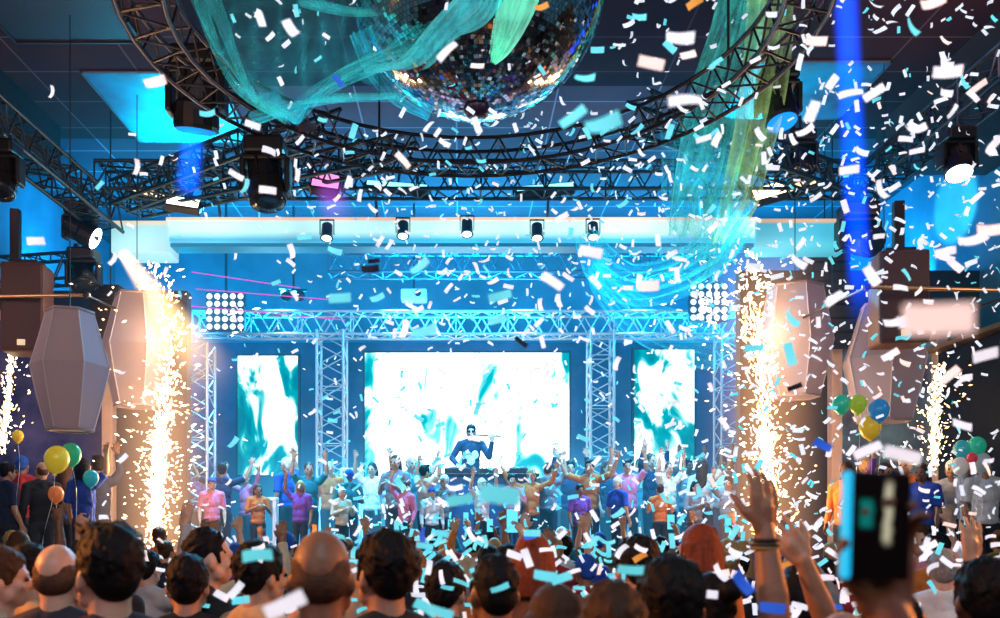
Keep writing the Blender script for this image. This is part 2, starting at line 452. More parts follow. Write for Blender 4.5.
# stage and side podiums
m_stage = pmat('stage_black', (.03, .03, .04), .4, var=.3, vscale=3)
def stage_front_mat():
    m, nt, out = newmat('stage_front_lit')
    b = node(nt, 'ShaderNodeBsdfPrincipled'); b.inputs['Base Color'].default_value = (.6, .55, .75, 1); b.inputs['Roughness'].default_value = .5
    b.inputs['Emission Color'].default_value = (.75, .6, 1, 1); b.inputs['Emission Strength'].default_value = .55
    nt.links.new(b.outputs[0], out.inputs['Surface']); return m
st = struct('floor_stage', MB().box((.05, 15.2, STAGE_Z / 2), (8.3, 4.9, STAGE_Z)), m_stage)
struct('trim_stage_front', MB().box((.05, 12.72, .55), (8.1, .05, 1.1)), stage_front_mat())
struct('trim_stage_edge', MB().box((.05, 12.72, 1.16), (8.3, .07, .09)), m_black)
struct('floor_dj_riser', MB().box((.1, 14.9, 1.5), (3.4, 1.8, .6)), m_stage)
struct('floor_podium_left', MB().box((-5.75, 11.2, .5), (2.9, 2.6, 1.0)), m_black)
struct('floor_podium_right', MB().box((5.9, 11.2, .5), (3.2, 2.6, 1.0)), m_black)
tag(MB().box((-5.6, 9.87, .98), (2.6, .04, .08)).build('trim_podium_light', emat('podium_strip', (1, .5, .18), 2.2)), kind='structure')

# ceiling fittings: blue light panels, perforated grille
def blue_panel(x, y, w, l, label):
    e = empty('ceiling_light_panel', (x, y, CEIL_Z - .012), 0, label, 'ceiling panel', 'tinted panels in the ceiling')
    m, nt, out = newmat('blue_panel_%d' % int(x * 10))
    b = node(nt, 'ShaderNodeBsdfPrincipled'); b.inputs['Roughness'].default_value = .35
    tc = node(nt, 'ShaderNodeTexCoord'); nz = node(nt, 'ShaderNodeTexNoise'); nz.inputs['Scale'].default_value = 1.1; nz.inputs['Detail'].default_value = 3
    rp = node(nt, 'ShaderNodeValToRGB'); rp.color_ramp.elements[0].position = .35; rp.color_ramp.elements[1].position = .68
    rp.color_ramp.elements[0].color = (.07, .07, .16, 1); rp.color_ramp.elements[1].color = (.02, .35, .62, 1)
    nt.links.new(tc.outputs['Object'], nz.inputs['Vector']); nt.links.new(nz.outputs['Fac'], rp.inputs['Fac'])
    nt.links.new(rp.outputs[0], b.inputs['Base Color']); nt.links.new(rp.outputs[0], b.inputs['Emission Color']); b.inputs['Emission Strength'].default_value = .10
    nt.links.new(b.outputs[0], out.inputs['Surface'])
    MB().box((0, 0, 0), (w, l, .02)).build('panel', m, e)
    fr = MB()
    for sx in (-1, 1): fr.box((sx * w / 2, 0, .002), (.03, l + .03, .024))
    for sy in (-1, 1): fr.box((0, sy * l / 2, .002), (w + .03, .03, .024))
    fr.build('frame', pmat('panel_frame', (.2, .25, .3), .5), e)
blue_panel(-4.0, 11.9, 1.7, 2.0, 'blue tinted ceiling panel beside the brown tiles above the hanging black lamp')
blue_panel(4.55, 11.4, 1.7, 1.5, 'blue tinted ceiling panel behind the vertical blue beam')
g = empty('ceiling_grille', (-4.55, 9.5, CEIL_Z - .03), 0, 'dark perforated grille set in the brown tiled ceiling', 'grille')
MB().box((0, 0, 0), (1.5, 1.3, .03)).build('mesh_panel', pmat('grille_dots', (.025, .022, .028), .5, var=.6, vscale=60), g)
fr = MB()
for sx in (-1, 1): fr.box((sx * .75, 0, -.01), (.03, 1.33, .04)); fr.box((0, sx * .65, -.01), (1.5, .03, .04))
fr.build('frame', m_black, g)

# ================================================================== trusses
m_trussd = pmat('truss_dark', (.035, .075, .11), .4, .6)
m_trussl = pmat('truss_silver', (.62, .70, .76), .35, .55)
def frame_of(p0, p1, up=V((0, 0, 1))):
    d = (p1 - p0).normalized(); a = d.cross(up)
    a = a.normalized() if a.length > 1e-3 else V((1, 0, 0)); b = a.cross(d).normalized()
    return d, a, b
def truss(name, label, p0, p1, w, mat, r=.025, group=None, nseg=None, up=V((0, 0, 1)), h=None, cables=0):
    p0, p1 = V(p0), V(p1); L = (p1 - p0).length; h = h or w
    d, a, b = frame_of(p0, p1, up)
    e = empty(name, p0, 0, label, 'truss', group)
    cs = [a * sx * w / 2 + b * sy * h / 2 for sx, sy in ((-1, -1), (1, -1), (1, 1), (-1, 1))]
    for c in cs: MB().tube(c, c + d * L, r, 8).build('chord', mat, e)
    br = MB(); n = nseg or max(2, int(round(L / (w * 1.15))))
    for i in range(n):
        t0, t1, tm = L * i / n, L * (i + 1) / n, L * (i + .5) / n
        for k in range(4):
            c0, c1 = cs[k], cs[(k + 1) % 4]
            br.tube(c0 + d * t0, c1 + d * tm, r * .5, 5, caps=False); br.tube(c1 + d * tm, c0 + d * t1, r * .5, 5, caps=False)
        for k in range(4):
            if i % 2 == 0: br.tube(cs[k] + d * t0, cs[(k + 1) % 4] + d * t0, r * .5, 5, caps=False)
    br.build('bracing', mat, e)
    for k in range(cables):
        pts = []
        o = b * (h / 2 + .01) + a * (rnd.uniform(-.5, .5) * w)
        for i in range(25):
            t = L * i / 24; pts.append(o + d * t + V((0, 0, -.05 * abs(math.sin(i * .9 + k)))) + a * rnd.uniform(-.02, .02))
        MB().path(pts, .014, 6).build('cable', m_black, e)
    return e
G_TR = 'roof trusses of the lighting rig'
truss('lighting_truss', 'dark side truss with cables along the brown ceiling above the round-cornered brown speaker', W(-60, 78, 7.95), W(110, 219, 11.55), .36, m_trussd, group=G_TR, cables=3)
truss('lighting_truss', 'dark side truss running to the beam end beside the white-lensed spotlight', (5.5, 7.6, 6.42), (5.5, 12.0, 6.42), .36, m_trussd, group=G_TR, cables=3)
truss('lighting_truss', 'dark cross truss just above the long glowing beam', W(100, 180, 11.2), W(862, 180, 11.2), .36, m_trussd, group=G_TR, cables=1)
truss('lighting_truss', 'slanting dark truss from the ring to the corner by the blue ceiling panel', W(120, 196, 11.3), W(330, 118, 8.9), .30, m_trussd, group=G_TR)
truss('lighting_truss', 'slanting dark truss from the ring to the corner behind the green drape', W(845, 185, 11.3), W(640, 112, 8.6), .30, m_trussd, group=G_TR)
truss('lighting_truss', 'second slanting truss low over the ring beside the paired black lamp', W(135, 205, 11.8), W(410, 150, 9.6), .26, m_trussd, group=G_TR)
truss('lighting_truss', 'thin blue lit truss behind the beam above the main screen', W(330, 263, 15.0), W(700, 263, 15.0), .42, pmat('truss_blue', (.10, .22, .34), .4, .5), group=G_TR)
truss('lighting_truss', 'short dark truss above the brown speaker by the mirror', W(-20, 275, 12.2), W(84, 268, 12.2), .36, m_trussd, group=G_TR)
truss('stage_truss', 'silver top truss of the stage frame above the three screens', W(196, 325, 15.9), W(742, 325, 15.9), .42, m_trussl, .028, group='silver stage frame trusses')
# ring truss round the mirror ball
RC, RR, RZ, RH = V((.10, 6.55, 5.74)), 2.62, 5.74, .26
ring = empty('ring_truss', RC, 0, 'large circular truss with gold lit edge hung round the mirror ball', 'truss')
m_ringgold = pmat('ring_metal', (.07, .06, .07), .3, .8)
NS = 48
def rp(i, r, z): a = 2 * PI * i / NS; return V((math.cos(a) * r, math.sin(a) * r, z))
for r, z in ((RR, RH / 2), (RR, -RH / 2), (RR - .34, RH / 2), (RR - .34, -RH / 2)):
    mb = MB(); pts = [rp(i, r, z) for i in range(NS + 1)]; mb.path(pts, .020, 8); mb.build('chord', m_ringgold, ring)
br = MB()
for i in range(NS):
    j, k = (i + .5), i + 1
    o, n_ = RR, RR - .34
    br.tube(rp(i, o, RH / 2), rp(j, o, -RH / 2), .010, 5); br.tube(rp(j, o, -RH / 2), rp(k, o, RH / 2), .010, 5)
    br.tube(rp(i, n_, RH / 2), rp(j, n_, -RH / 2), .010, 5); br.tube(rp(j, n_, -RH / 2), rp(k, n_, RH / 2), .010, 5)
    br.tube(rp(i, o, -RH / 2), rp(j, n_, -RH / 2), .010, 5); br.tube(rp(j, n_, -RH / 2), rp(k, o, -RH / 2), .010, 5)
    br.tube(rp(i, o, RH / 2), rp(i, n_, RH / 2), .010, 5)
br.build('bracing', m_ringgold, ring)
for i in (3, 15, 27, 39):
    p = rp(i, RR - .17, RH / 2); MB().tube(p, V((p.x, p.y, CEIL_Z - RC.z)), .012, 6).build('hanging_cable', m_black, ring)

# stage towers
def tower(px0, px1, ptop, Y, zbot, label, scrim=None):
    w = (px1 - px0) / F * Y; x = ((px0 + px1) / 2 - CX) / F * Y; zt = H0 + (CY - ptop) / F * Y
    e = truss('truss_tower', label, (x, Y, zbot), (x, Y, zt), w - .04, m_trussl, .026, group='upright stage frame trusses', up=V((0, 1, 0)), nseg=int((zt - zbot) / (w * 1.0)))
    bp = MB().box((0, 0, .02), (w + .2, w + .2, .04)); bp.build('base_plate', m_trussl, e)
    if scrim: MB().box((0, 0, scrim / 2 + .05), (w + .05, w + .05, scrim), bev=.02).build('scrim', pmat('scrim_white', (.85, .85, .88), .8), e)
    return e
tower(183, 212, 345, 13.3, STAGE_Z, 'silver truss tower beside the spark fountain with the slanting beam')
tower(318, 346, 332, 15.9, STAGE_Z, 'silver truss tower with white covered foot, between small screen and wide screen', 1.15)
tower(588, 613, 332, 15.9, STAGE_Z, 'silver truss tower standing behind the sheer drape tail, white covered foot', 1.0)
tower(717, 744, 332, 15.9, STAGE_Z, 'silver truss tower beside the spark fountain without a slanting beam')

# ================================================================== the long lit beam
def beam_mat(name, top, mid, low, s, h):
    m, nt, out = newmat(name)
    b = node(nt, 'ShaderNodeBsdfPrincipled'); b.inputs['Roughness'].default_value = .4; b.inputs['Base Color'].default_value = (.12, .2, .24, 1)
    tc = node(nt, 'ShaderNodeTexCoord'); sp = node(nt, 'ShaderNodeSeparateXYZ'); nt.links.new(tc.outputs['Object'], sp.inputs[0])
    r = node(nt, 'ShaderNodeValToRGB'); cr = r.color_ramp
    cr.elements[0].position = 0; cr.elements[0].color = (*low, 1); cr.elements[1].position = 1; cr.elements[1].color = (*top, 1)
    for p, c in ((.10, low), (.42, mid), (.80, mid), (.90, top)):
        el = cr.elements.new(p); el.color = (*c, 1)
    nz = node(nt, 'ShaderNodeTexNoise'); nz.inputs['Scale'].default_value = .7; nt.links.new(tc.outputs['Object'], nz.inputs['Vector'])
    k = smooth_n(nt, sp.outputs['Z'], -h / 2, h / 2); f = math_n(nt, 'MULTIPLY', sp.outputs['Z'], 1 / h); f = math_n(nt, 'ADD', f, .5)
    nt.links.new(f, r.inputs['Fac']); nt.links.new(r.outputs[0], b.inputs['Emission Color'])
    st_ = math_n(nt, 'MULTIPLY', nz.outputs['Fac'], s * 2)
    nt.links.new(st_, b.inputs['Emission Strength']); nt.links.new(b.outputs[0], out.inputs['Surface'])
    return m
BY = 12.0
pb0, pb1 = W(170, 234, BY), W(754, 234, BY)
e = empty('glowing_beam', ((pb0.x + pb1.x) / 2, BY, pb0.z), 0, 'long pale box beam glowing white and cyan across the stage front', 'beam')
hh = 25 / F * BY
MB().box((0, 0, 0), (pb1.x - pb0.x, .38, hh), bev=.02).build('middle_section', beam_mat('beam_glow', (1, .50, .36), (.55, 1, 1), (.02, .42, .70), 1.15, hh), e)
for x0, x1, y0, y1, nm, col in ((115, 171, 224, 256, 'end_section', ((.9, .8, .6), (.42, .85, .92), (.45, .8, .85))), (753, 848, 222, 250, 'end_section', ((.95, .5, .25), (.05, .52, .72), (.10, .65, .80)))):
    a, b_ = W(x0, y1, BY - .12), W(x1, y0, BY - .12)
    hz = b_.z - a.z
    o = MB().box((0, 0, 0), (b_.x - a.x, .5, hz), bev=.02).build(nm, beam_mat('beam_end_%d' % x0, *col, .8, hz), e)
    o.location = ((a.x + b_.x) / 2 - e.location.x, -.02, (a.z + b_.z) / 2 - e.location.z)
lw = MB().box((0, 0, 0), (pb1.x - pb0.x, .30, .05)); o = lw.build('lower_rail', pmat('beam_rail', (.03, .18, .3), .4, emit=(0, .30, .6), estr=.35), e); o.location = (0, 0, -hh / 2 - .025)
hg = MB()
for sx in (-3.4, -1.2, 1.2, 3.4): hg.tube((sx, 0, hh / 2), (sx, -.3, .62), .02, 6)
hg.build('hanger', m_trussd, e)

# ================================================================== lamps
m_case = pmat('lamp_case', (.012, .013, .017), .4, var=.2, vscale=5)
m_lensw = emat('lens_white', (1, .97, .95), 12); m_lensb = emat('lens_blue', (.01, .25, 1), 1.6); m_lensdk = pmat('lens_dark', (.02, .03, .05), .08)
def moving_head(loc, s, label, aim=(0, -.3, -1), lens=None, group='moving head spotlights on the trusses', pole=.15):
    e = empty('moving_head_light', loc, 0, label, 'stage light', group); e.scale = (s, s, s)
    MB().box((0, 0, .17), (.36, .30, .16), bev=.03).build('base', m_case, e)
    cl = MB(); cl.box((-.1, 0, .28), (.05, .06, .08)); cl.box((.1, 0, .28), (.05, .06, .08)); cl.tube((0, 0, .25), (0, 0, .30 + pole / s), .02, 8); cl.build('clamp', m_trussd, e)
    y = MB(); y.box((0, 0, .075), (.40, .18, .05), bev=.015)
    for sx in (-1, 1): y.box((sx * .205, 0, -.08), (.05, .17, .32), bev=.02)
    y.build('yoke', m_case, e)
    q = V(aim).normalized().to_track_quat('Z', 'Y').to_matrix().to_4x4(); q.translation = V((0, 0, -.12))
    hd = MB(); hd.lathe([(.09, -.21), (.13, -.19), (.145, -.08), (.145, .02), (.17, .05), (.175, .20), (.165, .23)], 14, q, False)
    for k in range(8):
        a = 2 * PI * k / 8; hd.box(q @ V((math.cos(a) * .147, math.sin(a) * .147, -.08)), (.02, .02, .2), q.to_3x3() @ Matrix.Rotation(a, 3, 'Z'))
    h = hd.build('head', m_case, e)
    lz = MB(); lz.lathe([(.001, .2395), (.08, .238), (.15, .236), (.15, .225)], 20, q); lz.build('lens', lens or m_lensdk, h)
    return e
moving_head(W(197, 84, 8.3), 1.25, 'large black moving head lamp hanging beside the sheer netting', (-.1, .25, -1), m_lensb)
moving_head(W(266, 168, 8.2), 1.05, 'blue shadowed moving head lamp hanging under the ring next to the pink floodlight', (.15, -.3, -1))
moving_head(W(957, 150, 8.8), .82, 'black moving head with bright white lens facing down', (-.1, -.4, -1), m_lensw, pole=.45)
moving_head(W(778, 92, 8.4), .95, 'black moving head with blue lens behind the green drape', (.1, -.25, -1), m_lensb)
moving_head(W(80, 222, 11.2), .95, 'dark moving head with tilted white lens at the end of the beam', (.9, .10, -.45), m_lensw)
moving_head(W(84, 268, 11.4), 1.0, 'small dark lamp below the tilted white-lensed moving head', (.3, -.6, -.8))
moving_head(W(858, 228, 11.0), 1.2, 'dark moving head at the far beam end in the vertical blue beam', (.3, -.9, -.4))
moving_head(W(2, 165, 8.6), .9, 'black moving head clipped by the picture edge under the side truss', (0, -.3, -1))
moving_head(W(800, 150, 10.5), .9, 'small black moving head in the dark corner above the tilted warm floodlight', (-.2, -.4, -1))

def flood(loc, w, h, rot, col, st, label, arm=True):
    e = empty('flood_light', loc, 0, label, 'stage light', 'rectangular floodlights on the rig'); e.rotation_euler = rot
    MB().box((0, .06, 0), (w + .05, .12, h + .05), bev=.015).build('housing', m_case, e)
    MB().box((0, -.005, 0), (w, .012, h)).build('glass_face', emat('flood_%s' % label[:12].replace(' ', '_'), col, st), e)
    br_ = MB()
    for sx in (-1, 1): br_.box((sx * (w / 2 + .045), .07, h * .35), (.02, .05, h * .9))
    br_.box((0, .07, h * .8), (w + .11, .05, .02)); br_.tube((0, .07, h * .8), (0, .07, h * .8 + .25), .018, 6)
    br_.build('bracket', m_trussd, e)
    return e
flood(W(183, 202, 11.2), .40, .13, (-.5, .12, .1), (1, .82, .62), 5, 'warm white rectangular floodlight glowing above the beam near the tall lamp')
flood(W(149, 193, 11.4), .44, .10, (-.5, .30, .1), (1, .62, .32), 2.2, 'narrow amber floodlight tilted beside the warm white floodlight')
flood(W(769, 191, 11.2), .38, .20, (-.5, -.22, -.2), (1, .72, .42), 7, 'bright warm floodlight tilted at the foot of the green drape')
flood(W(801, 185, 11.3), .40, .09, (-.4, -.30, -.1), (1, .5, .2), 2.0, 'narrow amber floodlight beside the bright tilted floodlight')
flood(W(326, 180, 10.4), .32, .28, (-.6, .1, .1), (1, .28, .62), 1.5, 'pink glowing square floodlight under the ring')
flood(W(397, 185, 11.3), .80, .07, (-.5, .08, 0), (.35, .95, 1), 1.6, 'long cyan strip light hung under the cross truss near the pink floodlight')
flood(W(545, 187, 11.3), .75, .07, (-.5, -.08, 0), (.5, 1, 1), 1.8, 'long cyan strip light hung under the cross truss near the ball axis')

def par(px, py, label):
    p = W(px, py, BY - .32); e = empty('spot_lamp', p, 0, label, 'stage light', 'small spot lamps clipped along the beam')
    q = V((0, -.35, -1)).to_track_quat('Z', 'Y').to_matrix().to_4x4()
    MB().lathe([(.04, -.12), (.075, -.09), (.08, .08), (.09, .12)], 14, q).build('can', pmat('can_blue', (.02, .10, .18), .4), e)
    MB().lathe([(.001, .122), (.06, .124), (.07, .118)], 14, q).build('lens', emat('par_lens', (.8, 1, 1), 4), e)
    b = MB(); b.box((-.095, 0, .05), (.012, .03, .2)); b.box((.095, 0, .05), (.012, .03, .2)); b.box((0, 0, .15), (.20, .03, .014)); b.tube((0, 0, .15), (0, .18, .22), .015, 6); b.build('bracket', m_trussd, e)
for px, py, l in ((327, 231, 'first small spot lamp on the beam, under the pink floodlight'), (403, 229, 'second small spot lamp on the beam, right of the pink floodlight'), (467, 227, 'small spot lamp on the beam straight below the mirror ball'), (537, 231, 'fourth small spot lamp along the beam, past the mirror ball'), (593, 230, 'small spot lamp on the beam next to the sheer drape')): par(px, py, l.replace('right of', 'past'))

def blinder(px0, py0, px1, py1, Y, label):
    a, b = W(px0, py1, Y), W(px1, py0, Y); w, h = b.x - a.x, b.z - a.z
    e = empty('blinder_panel', ((a.x + b.x) / 2, Y, (a.z + b.z) / 2), 0, label, 'stage light', 'square blinder panels of round lamps')
    MB().box((0, .1, 0), (w, .14, h), bev=.01).build('housing', pmat('blinder_case', (.03, .06, .10), .5), e)
    for i in range(5):
        for j in range(5):
            c = V((-w / 2 + w * (i + .5) / 5, .02, -h / 2 + h * (j + .5) / 5))
            mb = MB(); q = Matrix.Translation(c) @ Matrix.Rotation(PI / 2, 4, 'X'); mb.lathe([(.001, .018), (w * .05, .012), (w * .072, 0), (w * .078, -.01)], 14, q)
            mb.build('round_lamp', emat('blinder_lamp', (.75, .92, 1), 1.6), e)
    MB().tube((0, .1, h / 2), (0, .1, 7.6 - e.location.z), .025, 8).build('hanging_pole', m_trussd, e)
blinder(205, 292, 244, 330, 15.2, 'square panel of round white lamps glowing beside the slanting warm beam')
blinder(690, 282, 729, 321, 15.2, 'square panel of round white lamps beside the golden sparks and sheer drape')
def pair_lamp():
    p = W(293, 296, 15.4); e = empty('twin_spot_lamp', p, 0, 'pair of small round white lamps above the narrow screen', 'stage light')
    for s in (-1, 1):
        mb = MB(); mb.lathe([(.05, .12), (.10, .08), (.10, 0)], 14, Matrix.Translation((s * .12, 0, 0)) @ Matrix.Rotation(PI / 2, 4, 'X')); mb.build('can', m_case, e)
        mb = MB(); mb.lathe([(.001, .012), (.08, .004)], 14, Matrix.Translation((s * .12, -.005, 0)) @ Matrix.Rotation(PI / 2, 4, 'X')); mb.build('lens', emat('twin_lens', (.8, .95, 1), 5), e)
    MB().tube((-.25, .05, .12), (.25, .05, .12), .02, 6).tube((0, .05, .12), (0, .05, 7.6 - p.z), .02, 6).build('bracket', m_trussd, e)
pair_lamp()
def projector():
    p = W(414, 296, 15.3); e = empty('projector', p, 0, 'small pale projector box hung above the main screen', 'projector')
    MB().box((0, 0, 0), (.46, .35, .18), bev=.02).build('case', pmat('projector_case', (.7, .8, .8), .5), e)
    MB().lathe([(.03, 0), (.06, .02), (.06, .05)], 14, Matrix.Translation((.08, -.17, 0)) @ Matrix.Rotation(PI / 2, 4, 'X')).build('lens', m_lensdk, e)
    MB().tube((0, 0, .09), (0, 0, 7.6 - p.z), .02, 6).build('ceiling_pole', m_trussd, e)
projector()

# ================================================================== mirror ball
BC, BR = V(W(477, -20, 6.55)), 1.0
ball = empty('mirror_ball', BC, 0, 'huge mirrored disco ball with cyan netting hanging inside the ring', 'disco ball')
MB().ell((0, 0, 0), (BR * .985,) * 3, n=48, m=32).build('core', pmat('ball_core', (.02, .02, .025), .5), ball)
tiles = MB(); tcol = []
NR = 92; r2 = random.Random(11)
for j in range(NR):
    t0 = -PI / 2 + PI * j / NR; t1 = -PI / 2 + PI * (j + 1) / NR; tm = (t0 + t1) / 2
    n = max(6, int(2 * PI * math.cos(tm) / (PI / NR)))
    for i in range(n):
        a0, a1 = 2 * PI * (i + .05) / n, 2 * PI * (i + .95) / n; am = (a0 + a1) / 2
        c = V((math.cos(am) * math.cos(tm), math.sin(am) * math.cos(tm), math.sin(tm)))
        tx = V((-math.sin(am), math.cos(am), 0)); ty = c.cross(tx) * -1
        nn = (c + tx * r2.gauss(0, .022) + ty * r2.gauss(0, .022)).normalized()
        u = tx - nn * tx.dot(nn); v = nn.cross(u)
        hw, hv = (a1 - a0) * math.cos(tm) * .5, (t1 - t0) * .46
        p = c * BR
        tiles.add([p - u * hw - v * hv, p + u * hw - v * hv, p + u * hw + v * hv, p - u * hw + v * hv], [(0, 1, 2, 3)])
def mirror_mat():
    m, nt, out = newmat('mirror_tiles')
    b = node(nt, 'ShaderNodeBsdfPrincipled'); b.inputs['Metallic'].default_value = 1; b.inputs['Roughness'].default_value = .06
    geo = node(nt, 'ShaderNodeNewGeometry'); rp_ = node(nt, 'ShaderNodeValToRGB'); cr = rp_.color_ramp; cr.interpolation = 'CONSTANT'
    cr.elements[0].color = (.75, .78, .8, 1); cr.elements[1].position = .55; cr.elements[1].color = (.9, .8, .7, 1)
    for p, c in ((.65, (.55, .9, .95)), (.75, (.95, .75, .85)), (.83, (.4, .4, .42)), (.92, (.95, .95, .95))):
        el = cr.elements.new(p); el.color = (*c, 1)
    nt.links.new(geo.outputs['Random Per Island'], rp_.inputs['Fac']); nt.links.new(rp_.outputs[0], b.inputs['Base Color'])
    nt.links.new(b.outputs[0], out.inputs['Surface']); return m
tiles.build('mirror_tiles', mirror_mat(), ball)
MB().lathe([(.001, -.06), (.07, -.055), (.10, -.03), (.11, .02)], 24, Matrix.Translation((0, 0, -BR))).build('bottom_cap', pmat('cap_dark', (.03, .01, .04), .3), ball)
MB().lathe([(.12, 0), (.12, .1), (.05, .14), (.02, .16), (.02, CEIL_Z - BC.z - BR)], 20, Matrix.Translation((0, 0, BR - .02))).build('hanging_shaft', m_case, ball)

# ------------------------------------------------------------------ sheer fabric
def sheer(name, col, alpha, emit=0.0, weave=90.0, hem=None, vertexfade=True):
    m, nt, out = newmat(name)
    tr = node(nt, 'ShaderNodeBsdfTransparent'); df = node(nt, 'ShaderNodeBsdfDiffuse'); df.inputs[0].default_value = (*col, 1)
    tl = node(nt, 'ShaderNodeBsdfTranslucent'); tl.inputs[0].default_value = (*col, 1)
    ad = node(nt, 'ShaderNodeAddShader'); nt.links.new(df.outputs[0], ad.inputs[0]); nt.links.new(tl.outputs[0], ad.inputs[1])
    em = node(nt, 'ShaderNodeEmission'); em.inputs[0].default_value = (*col, 1); em.inputs[1].default_value = emit
    ad2 = node(nt, 'ShaderNodeAddShader'); nt.links.new(ad.outputs[0], ad2.inputs[0]); nt.links.new(em.outputs[0], ad2.inputs[1])
    at = node(nt, 'ShaderNodeAttribute', attribute_name='dens')
    tc = node(nt, 'ShaderNodeTexCoord'); nz = node(nt, 'ShaderNodeTexNoise'); nz.inputs['Scale'].default_value = 3.2; nz.inputs['Detail'].default_value = 6; nz.inputs['Roughness'].default_value = .75
    nt.links.new(tc.outputs['Object'], nz.inputs['Vector'])
    f = smooth_n(nt, nz.outputs['Fac'], .35, .75, .45, 1.5)
    f = math_n(nt, 'MULTIPLY', f, at.outputs['Fac']); f = math_n(nt, 'MULTIPLY', f, alpha, clamp=True)
    mx = node(nt, 'ShaderNodeMixShader'); nt.links.new(f, mx.inputs[0]); nt.links.new(tr.outputs[0], mx.inputs[1]); nt.links.new(ad2.outputs[0], mx.inputs[2])
    nt.links.new(mx.outputs[0], out.inputs['Surface']); return m
def sheet(name, grid, dens, mat, parent=None):
    """grid[i][j] world points, dens[i][j] weave density"""
    R, C = len(grid), len(grid[0]); mb = MB()
    mb.add([p for row in grid for p in row], [(i * C + j, i * C + j + 1, (i + 1) * C + j + 1, (i + 1) * C + j) for i in range(R - 1) for j in range(C - 1)], True)
    me = mb.mesh(name, mat); at = me.attributes.new('dens', 'FLOAT', 'POINT'); at.data.foreach_set('value', [d for row in dens for d in row])
    return link(name, me, parent)
def crom(pts, n):
    out = []
    P = [pts[0] * 2 - pts[1]] + pts + [pts[-1] * 2 - pts[-2]]
    for k in range(n + 1):
        t = k / n * (len(pts) - 1); i = min(int(t), len(pts) - 2); u = t - i
        a, b, c, d = P[i], P[i + 1], P[i + 2], P[i + 3]
        out.append(.5 * ((2 * b) + (c - a) * u + (2 * a - 5 * b + 4 * c - d) * u * u + (3 * b - a - 3 * c + d) * u ** 3))
    return out
def ribbon(name, pts, widths, mat, folds=5, depth=.08, n=60, m=40, side=V((1, 0, 0)), dens=None, parent=None, seed=1, edge=1.4):
    """cloth strip along a path; widths in metres across the image plane, gathered into folds"""
    C = crom([V(p) for p in pts], n); Wd = crom([V((w, 0, 0)) for w in widths], n); g = []; dd = []
    for i, p in enumerate(C):
        d = (C[min(i + 1, n)] - C[max(i - 1, 0)]).normalized()
        s = (side - d * side.dot(d)).normalized(); nr = d.cross(s)
        row = []; dr = []
        for j in range(m + 1):
            u = j / m * 2 - 1
            q = p + s * u * Wd[i].x / 2 + nr * depth * (math.sin(u * PI * folds + i * .05 + seed) + .5 * math.sin(u * PI * folds * 2.3 + i * .11))
            row.append(q); a = abs(math.cos(u * PI * folds + i * .05 + seed))
            dr.append((.62 + .6 * (1 - a) ** 2 + (edge - 1) * (abs(u) > .9)) * (dens(i / n, u) if dens else 1))
        g.append(row); dd.append(dr)
    return sheet(name, g, dd, mat, parent)
m_teal = sheer('tulle_teal', (.05, .58, .66), .26, .14)
m_green = sheer('tulle_green', (.10, .56, .48), .70, .14)
m_warm_lit = sheer('tulle_warm_lit', (.50, .66, .26), .52, .20)  # the green tulle again, with the warm spot's light put into its colour
m_thin = sheer('tulle_thin', (.06, .60, .60), .30, .16)
m_cyan = sheer('tulle_cyan', (.12, .75, .80), .6, .22)
# hammock of net from the lamp to the ball
dr = empty('net_drape', W(290, 60, 6.3), 0, 'sheer teal netting sagging between the black lamp and the mirror ball', 'drape')
hem = crom([W(188, -30, 6.6), W(205, 30, 6.5), W(240, 82, 6.4), W(290, 118, 6.3), W(330, 96, 6.2), W(372, 66, 6.0)], 60)
top = crom([W(215, -60, 6.9), W(250, -50, 7.0), W(290, -40, 7.0), W(320, -40, 7.0), W(350, -30, 6.8), W(385, 20, 6.3)], 60)
g, dd = [], []
for k in range(31):
    t = k / 30; row = []; d2 = []
    for i in range(61):
        p = hem[i].lerp(top[i], t); p = p + V((0, .10 * math.sin(i * .55 + t * 3) * (1 - t) , -.25 * math.sin(t * PI)))
        row.append(p - dr.location); f = abs(math.sin(i * .42 + 5 * t))
        d2.append(2.0 * math.exp(-t * 14) + .55 + .6 * (f ** 14))
    g.append(row); dd.append(d2)
sheet('net_sheet', g, dd, m_teal, dr)
for a, b, c in (((195, -10), (232, 80), (292, 119)), ((292, 119), (330, 88), (385, 60)), ((288, 116), (345, 70), (420, 40)), ((210, -10), (250, 90), (290, 117)), ((250, 118), (320, 100), (400, 96)), ((300, 0), (360, 12), (430, 6))):
    pts = [W(*a, 6.35) - dr.location, W(*b, 6.2) - dr.location, W(*c, 5.9) - dr.location]
    ribbon('gathered_strand', pts, [.12, .05, .12], m_thin, 3, .02, 24, 12, dens=lambda t, u: 1.2, parent=dr)
# strips lying over the ball
def on_ball(px, py, k=1.035):
    o = V((0, 0, H0)); d = (W(px, py, 6.0) - o).normalized(); oc = o - BC; b = d.dot(oc); c = oc.dot(oc) - (BR * k) ** 2
    disc = b * b - c
    t = -b - math.sqrt(max(disc, 0)); p = o + d * t
    return p - BC
def ball_strip(name, pts, w, mat, seed, d=1.6):
    o = ribbon(name, [on_ball(*p) for p in pts], w, mat, 4, .022, 50, 26, dens=lambda t, u: d, parent=ball, seed=seed)
ball_strip('net_strip', [(375, 70), (415, 62), (446, 30), (476, 4), (490, -40)], [.26, .22, .22, .28, .35], m_cyan, 1, 1.7)
ball_strip('net_strip', [(493, 62), (502, 45), (512, 20), (520, -8), (524, -45)], [.04, .14, .22, .28, .3], sheer('tulle_mint', (.25, .80, .62), .75, .3), 4, 1.8)
ball_strip('net_strip', [(362, 30), (378, 70), (398, 96), (430, 116)], [.20, .20, .14, .08], m_teal, 7, 2.2)
